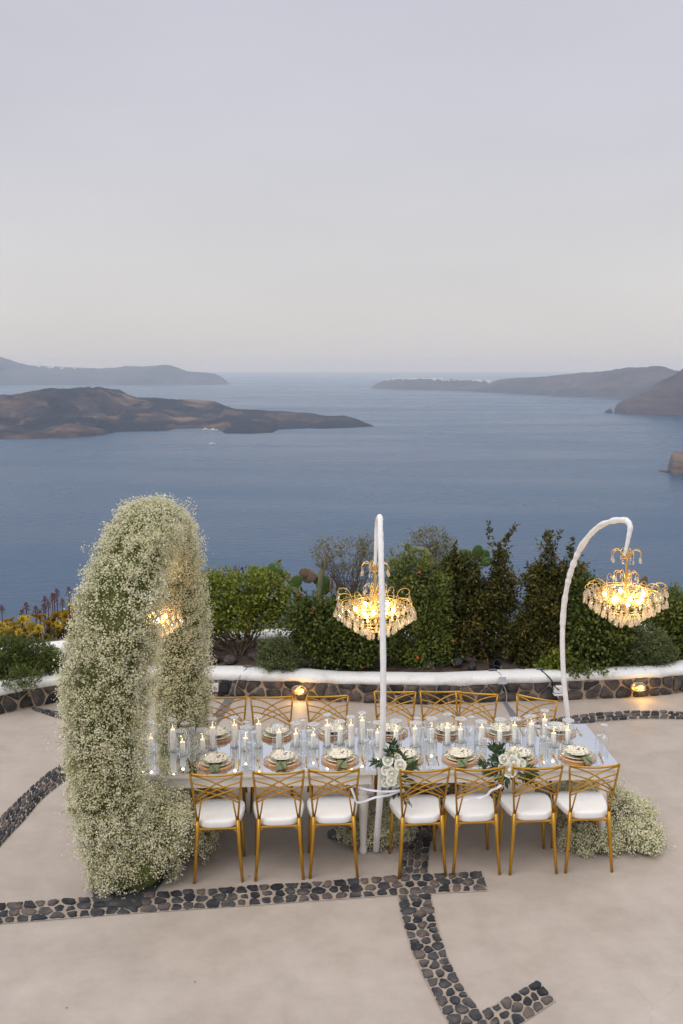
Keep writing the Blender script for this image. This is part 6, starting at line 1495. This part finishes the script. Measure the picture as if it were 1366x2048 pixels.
Yr = 7.36
ribbon('upper white ribbon strung between the central bouquet and the third chair', [AT(803, 1580, Yr), AT(775, 1583, Yr - 0.02), AT(745, 1581, Yr + 0.02), AT(720, 1576, Yr), AT(703, 1569, Yr - 0.02), AT(691, 1560, Yr - 0.02)], 0.008)
ribbon('lower white ribbon looping from the central bouquet under the pole', [AT(802, 1581, Yr), AT(778, 1590, Yr), AT(750, 1595, Yr), AT(728, 1603, Yr), AT(713, 1604, Yr - 0.02), AT(708, 1590, Yr - 0.03), AT(702, 1576, Yr - 0.03)], 0.008)
ribbon('white ribbon trailing left from the right bouquet', [AT(1003, 1570, Yr), AT(994, 1576, Yr - 0.01), AT(982, 1581, Yr), AT(974, 1590, Yr), AT(960, 1595, Yr - 0.02), AT(945, 1596, Yr), AT(927, 1602, Yr)], 0.009)
# fallen bits on the terrace
M['debris'] = mat_plain('dry_leaf_bit', (0.05, 0.04, 0.03), 0.9)
for k, (x, y) in enumerate(((496, 1753), (388, 1965), (1018, 1520 + 0), (81, 1978), (131, 2018))[:2] + ((131, 2017),)):
    p = G(x, y, 0.006); m4 = MB(); m4.add([p, p + Vector((0.010, 0.002, 0.003)), p + Vector((0.012, 0.009, 0.002)), p + Vector((0.003, 0.007, 0.004))], [(0, 1, 2, 3)])
    tag(m4.build('fallen_leaf', M['debris']), ['tiny dark leaf fallen beside the first front chair', 'tiny dark speck of leaf on the open floor at lower left', 'tiny dark leaf bit near the bottom left corner'][k], 'leaf', 'fallen leaf bits')

# ------------------------------------------------------------------ haze
hz = MB(); top = 210.0
hz.add([(x, y, z) for z in (SEA_Z - 6, top) for y in (-47000, 47000) for x in (-47000, 47000)], [(0, 2, 3, 1), (4, 5, 7, 6), (0, 1, 5, 4), (2, 6, 7, 3), (0, 4, 6, 2), (1, 3, 7, 5)])
hm_ = bpy.data.materials.new('haze'); hm_.use_nodes = True; hn = hm_.node_tree.nodes; hn.remove(hn['Principled BSDF'])
pv = hn.new('ShaderNodeVolumePrincipled'); pv.inputs['Color'].default_value = (0.64, 0.78, 1.0, 1); pv.inputs['Absorption Color'].default_value = (1, 1, 1, 1); pv.inputs['Density'].default_value = 6.5e-5; pv.inputs['Anisotropy'].default_value = 0.0
hm_.node_tree.links.new(pv.outputs[0], hn['Material Output'].inputs['Volume'])
tag(hz.build('haze', hm_), 'thin bluish haze over the bay', kind='stuff')
